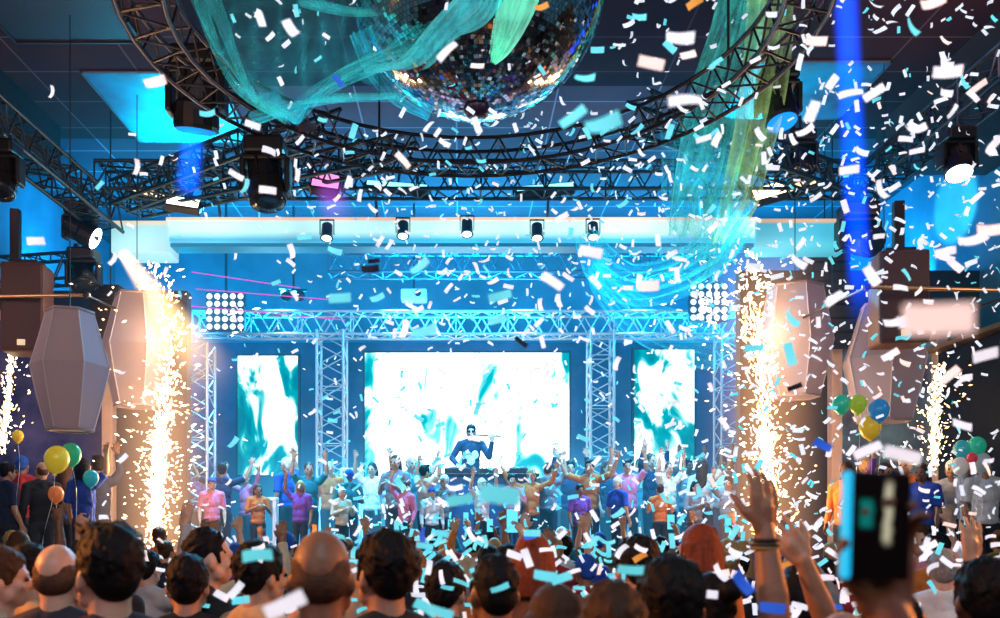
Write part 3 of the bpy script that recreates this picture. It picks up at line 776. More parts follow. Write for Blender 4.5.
# the tall drape by the beam end
td = empty('sheer_drape', W(735, 120, 8.4), 0, 'tall green sheer drape falling past the ring and swagging under the beam', 'drape')
o_ = td.location.copy()
def dpts(l): return [W(x, y, Y) - o_ for x, y, Y in l]
k = 8.4 / F
ribbon('sheer_panel', dpts([(748, -40, 8.2), (738, 30, 8.3), (718, 100, 8.5), (705, 170, 8.8), (690, 235, 9.4)]), [40 * k, 52 * k, 62 * k, 66 * k, 50 * k], m_green, 3, .07, seed=2, parent=td)
ribbon('sheer_panel', dpts([(770, -40, 8.1), (768, 40, 8.2), (760, 110, 8.3), (748, 165, 8.6), (738, 205, 9.2), (722, 240, 10.0)]), [42 * k, 44 * k, 40 * k, 38 * k, 40 * k, 22 * k], m_warm_lit, 2.5, .06, seed=5, parent=td)
ribbon('sheer_panel', dpts([(672, 120, 8.6), (690, 150, 8.8), (700, 195, 9.2), (706, 235, 9.6)]), [30 * k, 60 * k, 80 * k, 70 * k], m_teal, 4, .08, seed=9, dens=lambda t, u: 1.3, parent=td)
ribbon('swag', dpts([(745, 215, 9.6), (715, 252, 10.4), (670, 278, 10.8), (630, 283, 11.0), (600, 262, 11.1), (585, 235, 11.2)]), [60 * k, 66 * k, 60 * k, 56 * k, 50 * k, 30 * k], m_teal, 5, .09, side=V((.2, 0, 1)), seed=3, dens=lambda t, u: 1.5, parent=td)
ribbon('tail', dpts([(598, 250, 11.1), (604, 285, 11.2), (640, 320, 11.4), (700, 345, 11.6), (735, 350, 11.7)]), [24 * k, 40 * k, 60 * k, 66 * k, 40 * k], m_teal, 6, .06, side=V((.2, 0, 1)), seed=6, dens=lambda t, u: .7, parent=td)

# ================================================================== screens, speakers, lanterns
def screen_mat(name, seed, scale, thr, s, white=(.93, 1, .97), edge_k=1.0):
    m, nt, out = newmat(name)
    tc = node(nt, 'ShaderNodeTexCoord'); mp = node(nt, 'ShaderNodeMapping'); mp.inputs['Location'].default_value = (seed, seed * .7, seed * .3); mp.inputs['Rotation'].default_value = (0, .45, 0); mp.inputs['Scale'].default_value = (scale * 1.5, scale, scale * .8)
    nz = node(nt, 'ShaderNodeTexNoise'); nz.inputs['Scale'].default_value = 1; nz.inputs['Detail'].default_value = 3; nz.inputs['Distortion'].default_value = .9; nz.inputs['Roughness'].default_value = .45
    nt.links.new(tc.outputs['Object'], mp.inputs[0]); nt.links.new(mp.outputs[0], nz.inputs['Vector'])
    sp = node(nt, 'ShaderNodeSeparateXYZ'); nt.links.new(tc.outputs['Generated'], sp.inputs[0])
    edge = math_n(nt, 'ADD', smooth_n(nt, sp.outputs[0], .0, .14, .16, 0), smooth_n(nt, sp.outputs[0], .86, 1.0, 0, .09))
    edge = math_n(nt, 'MULTIPLY', edge, edge_k)
    f = math_n(nt, 'SUBTRACT', nz.outputs['Fac'], edge)
    r = node(nt, 'ShaderNodeValToRGB'); cr = r.color_ramp
    cr.elements[0].position = thr - .12; cr.elements[0].color = (.0, .10, .13, 1); cr.elements[1].position = thr + .06; cr.elements[1].color = (*white, 1)
    el = cr.elements.new(thr - .03); el.color = (.0, .20, .21, 1); el = cr.elements.new(thr + .0); el.color = (.10, .42, .40, 1)
    nt.links.new(f, r.inputs['Fac'])
    e = node(nt, 'ShaderNodeEmission'); nt.links.new(r.outputs[0], e.inputs[0]); e.inputs[1].default_value = s
    nt.links.new(e.outputs[0], out.inputs['Surface']); return m
def screen(px0, py0, px1, py1, Y, label, mat):
    a, b = W(px0, py1, Y), W(px1, py0, Y); w, h = b.x - a.x, b.z - a.z
    e = empty('led_screen', ((a.x + b.x) / 2, Y, a.z), 0, label, 'screen', 'bright stage screens')
    o = MB().box((0, 0, h / 2), (w, .04, h)).build('display', mat, e)
    fr = MB()
    for sx in (-1, 1): fr.box((sx * (w / 2 + .02), .03, h / 2), (.04, .12, h + .08))
    for z in (-.02, h + .02): fr.box((0, .03, z), (w, .12, .04))
    fr.build('frame', m_case, e)
    for sx in (-.7, .7):
        st_ = MB(); st_.box((sx * w / 2, .12, (STAGE_Z - a.z) / 2), (.06, .06, a.z - STAGE_Z)); st_.box((sx * w / 2, .12, STAGE_Z - a.z + .02), (.12, .6, .04))
        st_.build('stand', m_case, e)
screen(365, 353, 569, 482, 16.8, 'wide white main screen behind the performer', screen_mat('screen_main', 3.1, 1.15, .37, 2.6))
screen(238, 356, 298, 475, 16.8, 'narrow upright screen with white and teal picture nearest the slanting warm beam', screen_mat('screen_side', 2.3, 1.3, .42, 1.9, edge_k=.6))
screen(634, 350, 694, 470, 16.8, 'narrow upright screen with pale picture behind the sheer drape tail', screen_mat('screen_side_pale', 5.2, 1.2, .40, 1.9, edge_k=.6))

m_spk = pmat('speaker_brown', (.11, .045, .035), .55, var=.25, vscale=6)
m_grl = pmat('speaker_grille', (.075, .032, .028), .7, var=.5, vscale=90)
def pa(px0, py0, px1, py1, Y, rz, label, pole):
    a, b = W(px0, py1, Y), W(px1, py0, Y); w, h = (b.x - a.x), b.z - a.z; c = V(((a.x + b.x) / 2, Y, (a.z + b.z) / 2))
    e = empty('hanging_speaker', c, rz, label, 'speaker', 'brown speakers hung beside the stage')
    MB().box((0, .18, 0), (w, .42, h), bev=.03).build('cabinet', m_spk, e)
    MB().box((0, -.035, 0), (w * .9, .02, h * .94), bev=.008).build('grille', m_grl, e)
    MB().box((0, -.05, -h * .40), (.09, .012, .07)).build('badge', pmat('badge_pale', (.8, .7, .5), .4, emit=(1, .75, .4), estr=.5), e)
    zt = W(pole[0], pole[1], Y).z - c.z; x = W((pole[0]), 0, Y).x - c.x
    MB().box((x, .18, (h / 2 + zt) / 2), (.11, .11, zt - h / 2), bev=.01).build('hanging_pole', m_case, e)
    MB().box((0, .18, h / 2 + .03), (w * .6, .2, .06), bev=.01).build('mount_bracket', m_case, e)
    return e
pa(2, 262, 43, 352, 10.4, .15, 'brown speaker hung on a dark pole above the golden rail', (11, 205))
pa(880, 250, 928, 343, 9.5, -.15, 'brown speaker hung beside the vertical blue beam', (904, 196))
def rail(p0, p1, label):
    p0, p1 = V(p0), V(p1); e = empty('golden_rail', p0, 0, label, 'rail', 'slim golden rails'); MB().tube((0, 0, 0), p1 - p0, .022, 8).build('bar', m_gold, e)
    for t in (0.03, .97):
        mb = MB(); q = (p1 - p0) * t; mb.ell(q, (.04, .04, .04), n=10, m=6); mb.tube(q, q + V((0, PW_Y - p0.y - .02, .15)), .014, 6)
        mb.build('wall_bracket', m_case, e)
rail(W(-40, 297, 10.2), W(90, 295, 10.2), 'slim golden rail below the brown speaker and beside the white lantern')
rail(W(862, 287, 9.2), W(1030, 291, 9.2), 'slim golden rail crossing in front of the speaker beside the blue beam')

def black_stack(px0, py0, px1, py1, Y, label):
    a, b = W(px0, py1, Y), W(px1, py0, Y); e = empty('line_array', ((a.x + b.x) / 2, Y, b.z), 0, label, 'speaker', 'black speaker columns'); w = b.x - a.x; n = 4; h = (b.z - a.z) / n
    for k in range(n):
        R = Matrix.Rotation(.06 * k, 3, 'X'); MB().box((0, .25 + .02 * k, -h * (k + .5)), (w, .45, h * .94), R, bev=.02).build('cabinet', m_black, e)
        MB().box((0, .015 + .02 * k - k * .012, -h * (k + .5)), (w * .86, .02, h * .8), R).build('grille', m_case, e)
    MB().tube((0, .25, 0), (0, .25, 7.6 - b.z), .010, 8).build('hanging_pole', m_trussd, e)
black_stack(88, 283, 118, 352, 11.6, 'black speaker column between the two white lanterns near the brown speaker')
black_stack(822, 290, 858, 345, 11.9, 'black speaker column behind the mauve lantern and blue beam')
black_stack(812, 252, 852, 290, 12.2, 'small black speaker block under the cyan beam end')

def lantern_mat():
    m, nt, out = newmat('lantern_fabric')
    b = node(nt, 'ShaderNodeBsdfPrincipled'); b.inputs['Base Color'].default_value = (.40, .34, .38, 1); b.inputs['Roughness'].default_value = .8
    tl = node(nt, 'ShaderNodeBsdfTranslucent'); tl.inputs[0].default_value = (.45, .38, .42, 1); mx = node(nt, 'ShaderNodeMixShader'); mx.inputs[0].default_value = .3
    b.inputs['Emission Color'].default_value = (.85, .50, .55, 1); b.inputs['Emission Strength'].default_value = .05
    nt.links.new(b.outputs[0], mx.inputs[1]); nt.links.new(tl.outputs[0], mx.inputs[2]); nt.links.new(mx.outputs[0], out.inputs['Surface']); return m
m_lant = lantern_mat()
def lantern(px, pt, pm, pb, wt, wm, wb, Y, label, rot=.2):
    zt, zm, zb = [H0 + (CY - p) / F * Y for p in (pt, pm, pb)]; rt, rm, rb = [w / 2 / F * Y for w in (wt, wm, wb)]
    e = empty('hanging_lantern', ((px - CX) / F * Y, Y, zb), rot, label, 'lantern', 'faceted fabric lanterns beside the stage')
    H, M = zt - zb, zm - zb; n = 6
    prof = [(rb, 0), (rb + (rm - rb) * .55, M * .5), (rm, M), (rt + (rm - rt) * .48, M + (H - M) * .5), (rt, H)]
    vs = []; fs = []
    for r, z in prof:
        for i in range(n): a = 2 * PI * i / n; vs.append((math.cos(a) * r, math.sin(a) * r, z))
    fs = [(j * n + i, j * n + (i + 1) % n, (j + 1) * n + (i + 1) % n, (j + 1) * n + i) for j in range(4) for i in range(n)]
    mb = MB(); mb.add(vs, fs); mb.add(vs, [list(range(n))[::-1], list(range(4 * n, 5 * n))]); mb.build('fabric_cover', m_lant, e)
    for r, z, nm in ((rt, H, 'top_ring'), (rb, 0, 'bottom_ring')):
        mb = MB(); mb.path([V((math.cos(2 * PI * i / n) * r, math.sin(2 * PI * i / n) * r, z)) for i in range(n + 1)], .02, 6); mb.build(nm, pmat('lantern_ring', (.35, .28, .30), .5), e)
    for i in range(n):
        a = 2 * PI * i / n; c, s = math.cos(a), math.sin(a); mb = MB()
        for j in range(4): mb.tube((c * prof[j][0], s * prof[j][0], prof[j][1]), (c * prof[j + 1][0], s * prof[j + 1][0], prof[j + 1][1]), .008, 5)
        mb.build('seam', pmat('lantern_seam', (.55, .50, .55), .7), e)
    MB().tube((0, 0, H), (0, 0, 7.6 - zb), .006, 6).build('hanging_cord', m_case, e)
lantern(70, 312, 366, 430, 44, 74, 44, 9.6, 'pale faceted lantern with a blue lit side beside the brown speaker', .25)
lantern(137, 296, 348, 406, 42, 70, 44, 11.4, 'pinkish faceted lantern behind the slanting warm beam', .1)
lantern(795, 288, 342, 397, 52, 72, 46, 11.3, 'mauve faceted lantern behind the golden sparks', .55)
lantern(884, 306, 360, 421, 44, 80, 52, 10.6, 'grey blue faceted lantern over the green and yellow balloons', .25)

# mirror frames on the side podiums
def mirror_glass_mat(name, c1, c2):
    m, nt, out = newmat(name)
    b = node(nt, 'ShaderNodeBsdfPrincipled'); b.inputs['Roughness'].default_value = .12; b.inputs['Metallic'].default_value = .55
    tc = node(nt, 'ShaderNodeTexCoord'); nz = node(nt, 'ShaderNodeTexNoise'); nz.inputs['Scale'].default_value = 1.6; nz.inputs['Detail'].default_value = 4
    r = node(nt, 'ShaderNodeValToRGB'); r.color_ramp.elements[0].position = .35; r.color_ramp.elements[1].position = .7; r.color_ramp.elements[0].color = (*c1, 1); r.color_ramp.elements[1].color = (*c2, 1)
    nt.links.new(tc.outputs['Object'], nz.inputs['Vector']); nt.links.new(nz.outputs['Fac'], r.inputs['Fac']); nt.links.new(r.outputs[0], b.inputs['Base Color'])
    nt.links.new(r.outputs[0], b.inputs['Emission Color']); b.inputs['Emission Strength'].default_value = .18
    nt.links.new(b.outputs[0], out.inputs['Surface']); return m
m_post = pmat('post_cream', (.82, .55, .42), .5, var=.1, vscale=3)
def mirror(px0, px1, pt, Y, label, gm):
    x0, x1 = W(px0, 0, Y).x, W(px1, 0, Y).x; zt = W(0, pt, Y).z; z0 = 1.0
    e = empty('framed_mirror', ((x0 + x1) / 2, Y, z0), 0, label, 'mirror', 'tall framed mirrors beside the stage'); w = x1 - x0; h = zt - z0
    MB().box((0, .12, h / 2), (w, .03, h)).build('glass', gm, e)
    for sx in (-1, 1): MB().box((sx * w / 2, .04, h / 2), (.16, .16, h), bev=.015).build('post', m_post, e)
    MB().box((0, .04, h + .05), (w + .16, .16, .12), bev=.015).build('top_rail', m_post, e)
mirror(-60, 108, 318, 12.3, 'tall cream framed mirror behind the yellow and green balloons and pale lantern', mirror_glass_mat('mirror_violet', (.05, .03, .10), (.22, .14, .30)))
mirror(836, 941, 340, 12.3, 'tall cream framed mirror behind the grey blue lantern with bright sparks', mirror_glass_mat('mirror_teal', (.10, .09, .12), (.28, .42, .44)))

# ================================================================== DJ desk, performer, stage furniture
def dj_desk():
    Y = 13.75; a, b = W(442, 0, Y).x, W(535, 0, Y).x; w = b - a; zt = W(0, 476, Y).z
    e = empty('dj_desk', ((a + b) / 2, Y, STAGE_Z), 0, 'dark blue DJ desk in front of the performer', 'desk'); h = zt - STAGE_Z
    MB().box((0, -.3, h / 2), (w, .05, h), bev=.01).build('front_panel', pmat('desk_blue', (.02, .10, .26), .4, var=.3, vscale=2), e)
    for s in (-1, 1): MB().box((s * (w / 2 - .03), 0, h / 2), (.05, .6, h)).build('side_panel', m_case, e)
    MB().box((0, 0, h), (w + .08, .72, .05), bev=.01).build('worktop', m_case, e)
    for s in (-1, 1):
        d = empty('turntable', (e.location.x + s * .5, Y, zt + .025), 0, 'black turntable on the DJ desk at the performer\'s %s' % ('flute side' if s > 0 else 'lowered hand'), 'turntable', 'turntables on the DJ desk')
        MB().box((0, 0, .05), (.42, .36, .09), bev=.01).build('deck', m_case, d); MB().lathe([(.15, 0), (.15, .02), (.001, .022)], 20, Matrix.Translation((0, 0, .095))).build('platter', pmat('platter', (.25, .25, .28), .3, .6), d)
        MB().tube((.17, .12, .10), (.10, -.08, .125), .006, 6).build('tonearm', m_trussl, d)
    mx = empty('mixer', (e.location.x, Y, zt + .025), 0, 'small mixer between the two turntables', 'mixer')
    MB().box((0, 0, .045), (.3, .34, .09), bev=.01).build('case', m_case, mx); 
    for i in range(4):
        for j in range(4): MB().lathe([(.012, 0), (.010, .02)], 8, Matrix.Translation((-.1 + i * .065, -.1 + j * .065, .09))).build('knob', m_trussl, mx)
dj_desk()
pf = person('performer in a navy top with pale print playing a flute behind the DJ desk', V(((471 - CX) / F * 14.6, 14.6, 1.8)), PI, 1.74, ra='desk', la='flute', hair='short', hcol='black', sk='light', shirt='performer_navy', shirtc=(.004, .020, .06), sleeve='long', pants=(.02, .03, .06), vox=.009)
pr = MB()
for s in (-1, 1): pr.ell((s * .068, .108, 1.22), (.062, .012, .075))
pr.ell((0, .112, 1.12), (.07, .010, .08)); pr.build('shirt_print', pmat('print_pale', (.8, .9, .95), .8), pf)
bd = MB(); bd.ell((0, .058, 1.553), (.045, .034, .03)); bd.cap((-.05, .03, 1.57), (-.06, .005, 1.61), .014, .01); bd.cap((.05, .03, 1.57), (.06, .005, 1.61), .014, .01)
b_ = bd.build('beard', hairmat('black'), pf)
sg = MB()
for s in (-1, 1): sg.ell((s * .031, .092, 1.628), (.027, .008, .02))
sg.cap((-.075, .02, 1.633), (.075, .02, 1.633), .004, .004)
sg.tube((-.072, .0, 1.633), (-.06, .09, 1.633), .004, 5).tube((.072, .0, 1.633), (.06, .09, 1.633), .004, 5); sg.build('sunglasses', pmat('glass_black', (.01, .01, .012), .6, spec=.1), pf)
Mx = Matrix.Translation(pf.location) @ Matrix.Rotation(PI, 4, 'Z') @ Matrix.Scale(1.74 / 1.755, 4)
fl = empty('flute', Mx @ V((0, .118, 1.565)), 0, 'dark slim flute held to the performer\'s mouth', 'flute')
p1 = Mx @ V((-.52, .20, 1.53)) - fl.location; p0 = Mx @ V((.07, .11, 1.57)) - fl.location
MB().tube(p0, p1, .013, 10).build('tube', pmat('flute_dark', (.03, .05, .07), .25, .6), fl)
kk = MB()
for i in range(9): kk.ell(p0.lerp(p1, .35 + i * .065) + V((0, -.012, .012)), (.012, .008, .008), n=8, m=5)
kk.build('keys', m_trussl, fl); MB().lathe([(.016, -.02), (.020, 0), (.016, .02)], 10, Matrix.Translation(V((0, 0, .004))) @ Matrix.Rotation(PI / 2, 4, 'Y')).build('mouthpiece', m_trussl, fl)

def bar_table(px, py0, py1, Y, wpx, label):
    w = wpx / F * Y; zt = W(0, py0, Y).z; zb = STAGE_Z; e = empty('bar_table', ((px - CX) / F * Y, Y, zb), 0, label, 'table', 'white bar tables on the stage'); h = zt - zb
    MB().box((0, 0, h), (w, w * .8, .05), bev=.01).build('table_top', pmat('white_gloss', (.85, .85, .88), .3), e)
    for sx in (-1, 1):
        for sy in (-1, 1): MB().box((sx * (w / 2 - .03), sy * (w * .4 - .03), h / 2), (.05, .05, h)).build('leg', pmat('white_gloss', (1, 1, 1)), e)
    MB().box((0, -w * .4 + .03, h * .35), (w - .05, .03, .03)).build('footrest', pmat('white_gloss', (1, 1, 1)), e)
bar_table(269, 499, 0, 13.3, 17, 'slim white bar table standing near the silver tower on the stage')
bar_table(352, 470, 0, 15.2, 22, 'white bar table beside the white covered tower foot')
def monitor(px, Y, label):
    e = empty('stage_monitor', ((px - CX) / F * Y, Y, STAGE_Z), 0, label, 'speaker', 'wedge speakers along the stage edge')
    mb = MB(); w = .62; pr_ = [(-.22, 0), (.24, 0), (.24, .36), (.05, .38), (-.22, .10)]
    vs = [(x, y, z) for x in (-w / 2, w / 2) for y, z in pr_]; n = 5
    mb.add(vs, [list(range(n)), list(range(n, 2 * n))[::-1]] + [(i, n + i, n + (i + 1) % n, (i + 1) % n) for i in range(n)]); mb.build('cabinet', m_case, e)
    c = V((0, -.088, .245)); nrm = V((0, -.72, .69)); q = nrm.to_track_quat('Z', 'Y').to_matrix().to_4x4(); q.translation = c
    mb = MB(); mb.box(c, (.54, .30, .012), q.to_3x3()); mb.build('grille', pmat('monitor_grille', (.05, .05, .08), .6, var=.5, vscale=80), e)
for px, l in ((640, 'black wedge monitor on the stage edge below the sheer drape tail'), (383, 'black wedge monitor on the stage edge below the main screen corner'), (236, 'black wedge monitor at the stage end below the narrow screen')): monitor(px, 13.05, l)

# ================================================================== balloons
def balloon(px, py, wpx, Y, col, label, ang=0.0, clear=False):
    r = wpx / 2 / F * Y; p = W(px, py, Y); e = empty('balloon', p, 0, label, 'balloon', 'party balloons'); e.rotation_euler = (0, ang, 0)
    nm = 'balloon_%s' % label.split(' ')[0]
    m = pmat(nm, col, .18, var=.08, vscale=2, emit=col, estr=.15)
    prof = [(.001, r * 1.12)]
    for k in range(1, 15):
        a = PI / 2 - PI * k / 15; z = math.sin(a) * r * 1.12; rr = math.cos(a) * r * (1 if a > 0 else (1 - .12 * (-a / (PI / 2)))); prof.append((rr, z if a > 0 else z * 1.12))
    prof += [(.02, -r * 1.26), (.016, -r * 1.30)]
    MB().lathe(prof[::-1], 24).build('skin', m, e)
    MB().lathe([(.03, -r * 1.37), (.012, -r * 1.30), (.015, -r * 1.26)], 10).build('knot', m, e)
    MB().path([V((math.sin(i * .8) * .02, 0, -r * 1.36 - i * .12)) for i in range(8)], .003, 5).build('string', m_trussl, e)
balloon(57, 459, 24, 9.5, (.90, .72, .05), 'yellow balloon under the pale lantern', .15)
balloon(71, 454, 20, 9.7, (.03, .45, .22), 'dark green balloon tucked behind the yellow balloon under the pale lantern', -.1)
balloon(56, 494, 15, 9.6, (.85, .22, .06), 'orange balloon low beneath the yellow balloon')
balloon(18, 436, 11, 10, (.90, .58, .05), 'amber small balloon beside the edge of the violet mirror')
balloon(91, 478, 15, 9.8, (.02, .45, .55), 'teal balloon beside the cream mirror post near the yellow balloon')
balloon(841, 404, 17, 9.6, (.03, .55, .36), 'emerald balloon against the mirror post under the grey lantern')
balloon(858, 404, 17, 9.5, (.42, .62, .05), 'lime balloon between the emerald and blue balloons')
balloon(879, 410, 20, 9.4, (.03, .30, .72), 'blue balloon with green sheen beside the lime balloon')
balloon(870, 427, 21, 9.5, (.92, .60, .04), 'golden yellow balloon hanging below the lime and blue balloons')
balloon(962, 449, 16, 9.4, (.04, .42, .50), 'teal-blue balloon in the cluster by the dark wall')
balloon(977, 446, 17, 9.3, (.03, .58, .36), 'bright green balloon on top of the cluster by the dark wall')
balloon(960, 466, 16, 9.2, (.70, .66, .62), 'white balloon low in the cluster by the dark wall')
balloon(972, 458, 10, 9.1, (.75, .06, .10), 'red small balloon in the middle of the cluster by the dark wall')
balloon(981, 462, 18, 9.3, (.35, .42, .46), 'silver grey balloon at the outer side of the cluster')

# ================================================================== crowd
PAL = {'black': (.012, .012, .015), 'navy': (.012, .022, .07), 'white': (.75, .75, .78), 'grey': (.20, .20, .22), 'crimson': (.32, .015, .03), 'teal': (.01, .16, .19), 'orange': (.60, .17, .03),
       'royal blue': (.02, .07, .45), 'pink': (.65, .18, .32), 'cream': (.62, .50, .34), 'violet': (.18, .05, .36), 'olive': (.10, .11, .03)}
G_FRONT = 'people nearest in the dancing crowd'
def hero(px, ptop, wpx, label, **k):
    Y = .178 * F / wpx; z = H0 + (CY - ptop) / F * Y
    return person(label, ((px - CX) / F * Y, Y, 0), h=z - .01, vox=.0095, hvox=.0065, group=G_FRONT, **k)
hero(4, 545, 44, 'person at the picture edge with orange lit face turned to the stage', rz=-1.2, hair='short', hcol='brown', sk='light', shirt='cream', shirtc=PAL['cream'])
hero(34, 543, 41, 'dark haired person in a cream shirt beside the shaven-headed man', rz=-.5, hair='short', sk='light', shirt='cream', shirtc=(.7, .58, .42))
h3 = hero(58, 540, 47, 'shaven-headed man in a charcoal shirt with pale shoulder stripes', rz=.1, hair='fuzz', hcol='shaved', sk='light', shirt='charcoal', shirtc=(.035, .03, .045))
mb = MB()
for sx in (-1, 1): mb.tube((sx * .105, -.075, 1.44), (sx * .125, -.128, 1.15), .010, 8)
mb.ell((0, -.092, 1.425), (.035, .012, .014)); mb.build('shirt_print', pmat('print_pale', (1, 1, 1)), h3)
hero(108, 524, 61, 'tall dark haired man in a plum shirt turned in profile to the mirror side', rz=.75, hair='quiff', sk='light', shirt='plum', shirtc=(.04, .022, .035))
hero(148, 549, 27, 'person in a striped grey top raising one arm by the spark fountain', rz=-.3, hair='short', sk='light', shirt='striped_grey', shirtc=(.48, .44, .46), sleeve='long', ra=((.24, .08, 1.68), (.22, .12, 1.95), (.05, .1, 1), (0, 1, 0), .4))
hero(188, 553, 43, 'black haired person in a black shirt seen from behind between two taller men', rz=.15, hair='short', sk='tan', shirt='black', shirtc=PAL['black'])
hero(210, 526, 40, 'dark haired man in black with his face in profile toward the bald man', rz=-1.05, hair='crop', sk='light', shirt='black', shirtc=PAL['black'])
h8 = hero(262, 540, 45, 'person in a tan shirt holding a phone in both hands beside the bald man', rz=-.75, hair='short', sk='tan', shirt='tan', shirtc=(.52, .38, .22), ra='film', la='film')
hero(322, 524, 65, 'large bald man with orange lit scalp seen from behind', rz=.05, hair='fuzz', hcol='shaved', sk='brown', shirt='black', shirtc=PAL['black'])
h10 = hero(384, 529, 56, 'black haired man in a black top with pale triangle print beside the bald man', rz=.6, hair='short', sk='tan', shirt='black', shirtc=PAL['black'])
mb = MB(); mb.tube((.02, -.125, 1.30), (.08, -.122, 1.40), .008, 6).tube((.08, -.122, 1.40), (.14, -.112, 1.29), .008, 6); mb.build('shirt_print', pmat('print_pale', (1, 1, 1)), h10)
hero(447, 560, 42, 'black haired person low between the man with triangle print and the person in black', rz=-.4, hair='short', sk='tan', shirt='navy', shirtc=PAL['navy'])
hero(494, 552, 52, 'black haired person in black standing under the DJ desk', rz=.25, hair='crop', sk='brown', shirt='black', shirtc=PAL['black'])
hero(533, 530, 38, 'person with dark red bobbed hair behind the person in black', rz=-.2, hair='bob', hcol='red', sk='light', shirt='brown', shirtc=(.12, .05, .03))
hero(553, 582, 62, 'person with long brown hair low beside the blond haired man', rz=.2, hair='long', hcol='brown', sk='light', shirt='brown', shirtc=(.12, .05, .03))
hero(611, 577, 74, 'close man with cropped sandy hair at the bottom of the picture', rz=.1, hair='crop', hcol='brown', sk='tan', shirt='navy', shirtc=PAL['navy'])
hero(636, 534, 42, 'black haired person wearing an orange top beside the raised wristband arm', rz=.3, hair='short', sk='tan', shirt='orange', shirtc=PAL['orange'])
hero(697, 523, 36, 'person with long reddish hair behind the raised wristband hand', rz=.5, hair='long', hcol='red', sk='tan', shirt='orange', shirtc=PAL['orange'])
h16 = person('person in black raising a hand with dark wristbands before the golden sparks', (.555, 2.25, 0), 0, 1.80, ra=((.275, .00, 1.575), (.262, .05, 1.825), (.04, .06, 1), (-.45, 1, .05), .22, -.02), hair='short', sk='brown', shirt='black', shirtc=PAL['black'], vox=.0065, hvox=.0065, group=G_FRONT)
for z, r, cc in ((1.80, .033, (.02, .02, .02)), (1.778, .034, (.25, .15, .03)), (1.787, .034, (.02, .015, .01))):
    mb = MB(); mb.path([V((.2625 + math.cos(a * PI / 10) * r, .047 + math.sin(a * PI / 10) * r, z)) for a in range(21)], .006, 6); mb.build('wristband', pmat('band_%d' % int(z * 1000), cc, .5), h16)
h23 = person('person reaching a slanting bare arm toward the golden sparks', (1.31, 2.6, 0), 0, 1.68, la=((-.15 * -1, .10, 1.64), (.265, .02, 1.86), (.62, .1, .75), (-.3, 1, 0), .35), hair='short', sk='tan', shirt='black', shirtc=PAL['black'], vox=.0065, hvox=.0065, group=G_FRONT)
h24 = person('person at the picture edge holding up an open hand beside the dark wall', (2.16, 3.0, 0), .1, 1.72, la=((.28, .08, 1.56), (.285, .14, 1.79), (-.1, .1, 1), (.2, 1, 0), .15), hair='short', sk='tan', shirt='black', shirtc=PAL['black'], vox=.0075, hvox=.0075, group=G_FRONT)
hp = person('person in black stretching an arm up to film with the close black phone', (.90, .72, 0), 0, 1.755, la=((.31, .22, 1.54), (.362, .355, 1.785), (.06, .02, 1), (-.1, -1, .05), .55), hair='short', sk='brown', shirt='black', shirtc=PAL['black'], vox=.006, group=G_FRONT)
hero(985, 556, 58, 'dark haired person in black in front of the open raised hand', rz=-.2, hair='short', sk='deep', shirt='black', shirtc=PAL['black'])
hero(945, 548, 30, 'grey haired person in a white shirt behind the close phone', rz=-.6, hair='short', hcol='grey', sk='light', shirt='white', shirtc=PAL['white'])
hero(917, 522, 22, 'laughing dark haired person turned back to the camera beyond the phone', rz=PI - .4, hair='short', hcol='brown', sk='light', shirt='pink', shirtc=PAL['pink'])
hero(842, 606, 66, 'bald orange lit head cut by the picture bottom below the close phone', rz=.2, hair='fuzz', hcol='shaved', sk='tan', shirt='navy', shirtc=PAL['navy'])
hero(802, 556, 40, 'dark haired person in violet below the reaching bare arm', rz=-.3, hair='bob', sk='tan', shirt='violet', shirtc=PAL['violet'])
hero(708, 572, 50, 'dark haired person in crimson between the wristband arm and the orange top', rz=.4, hair='bun', sk='tan', shirt='crimson', shirtc=PAL['crimson'])

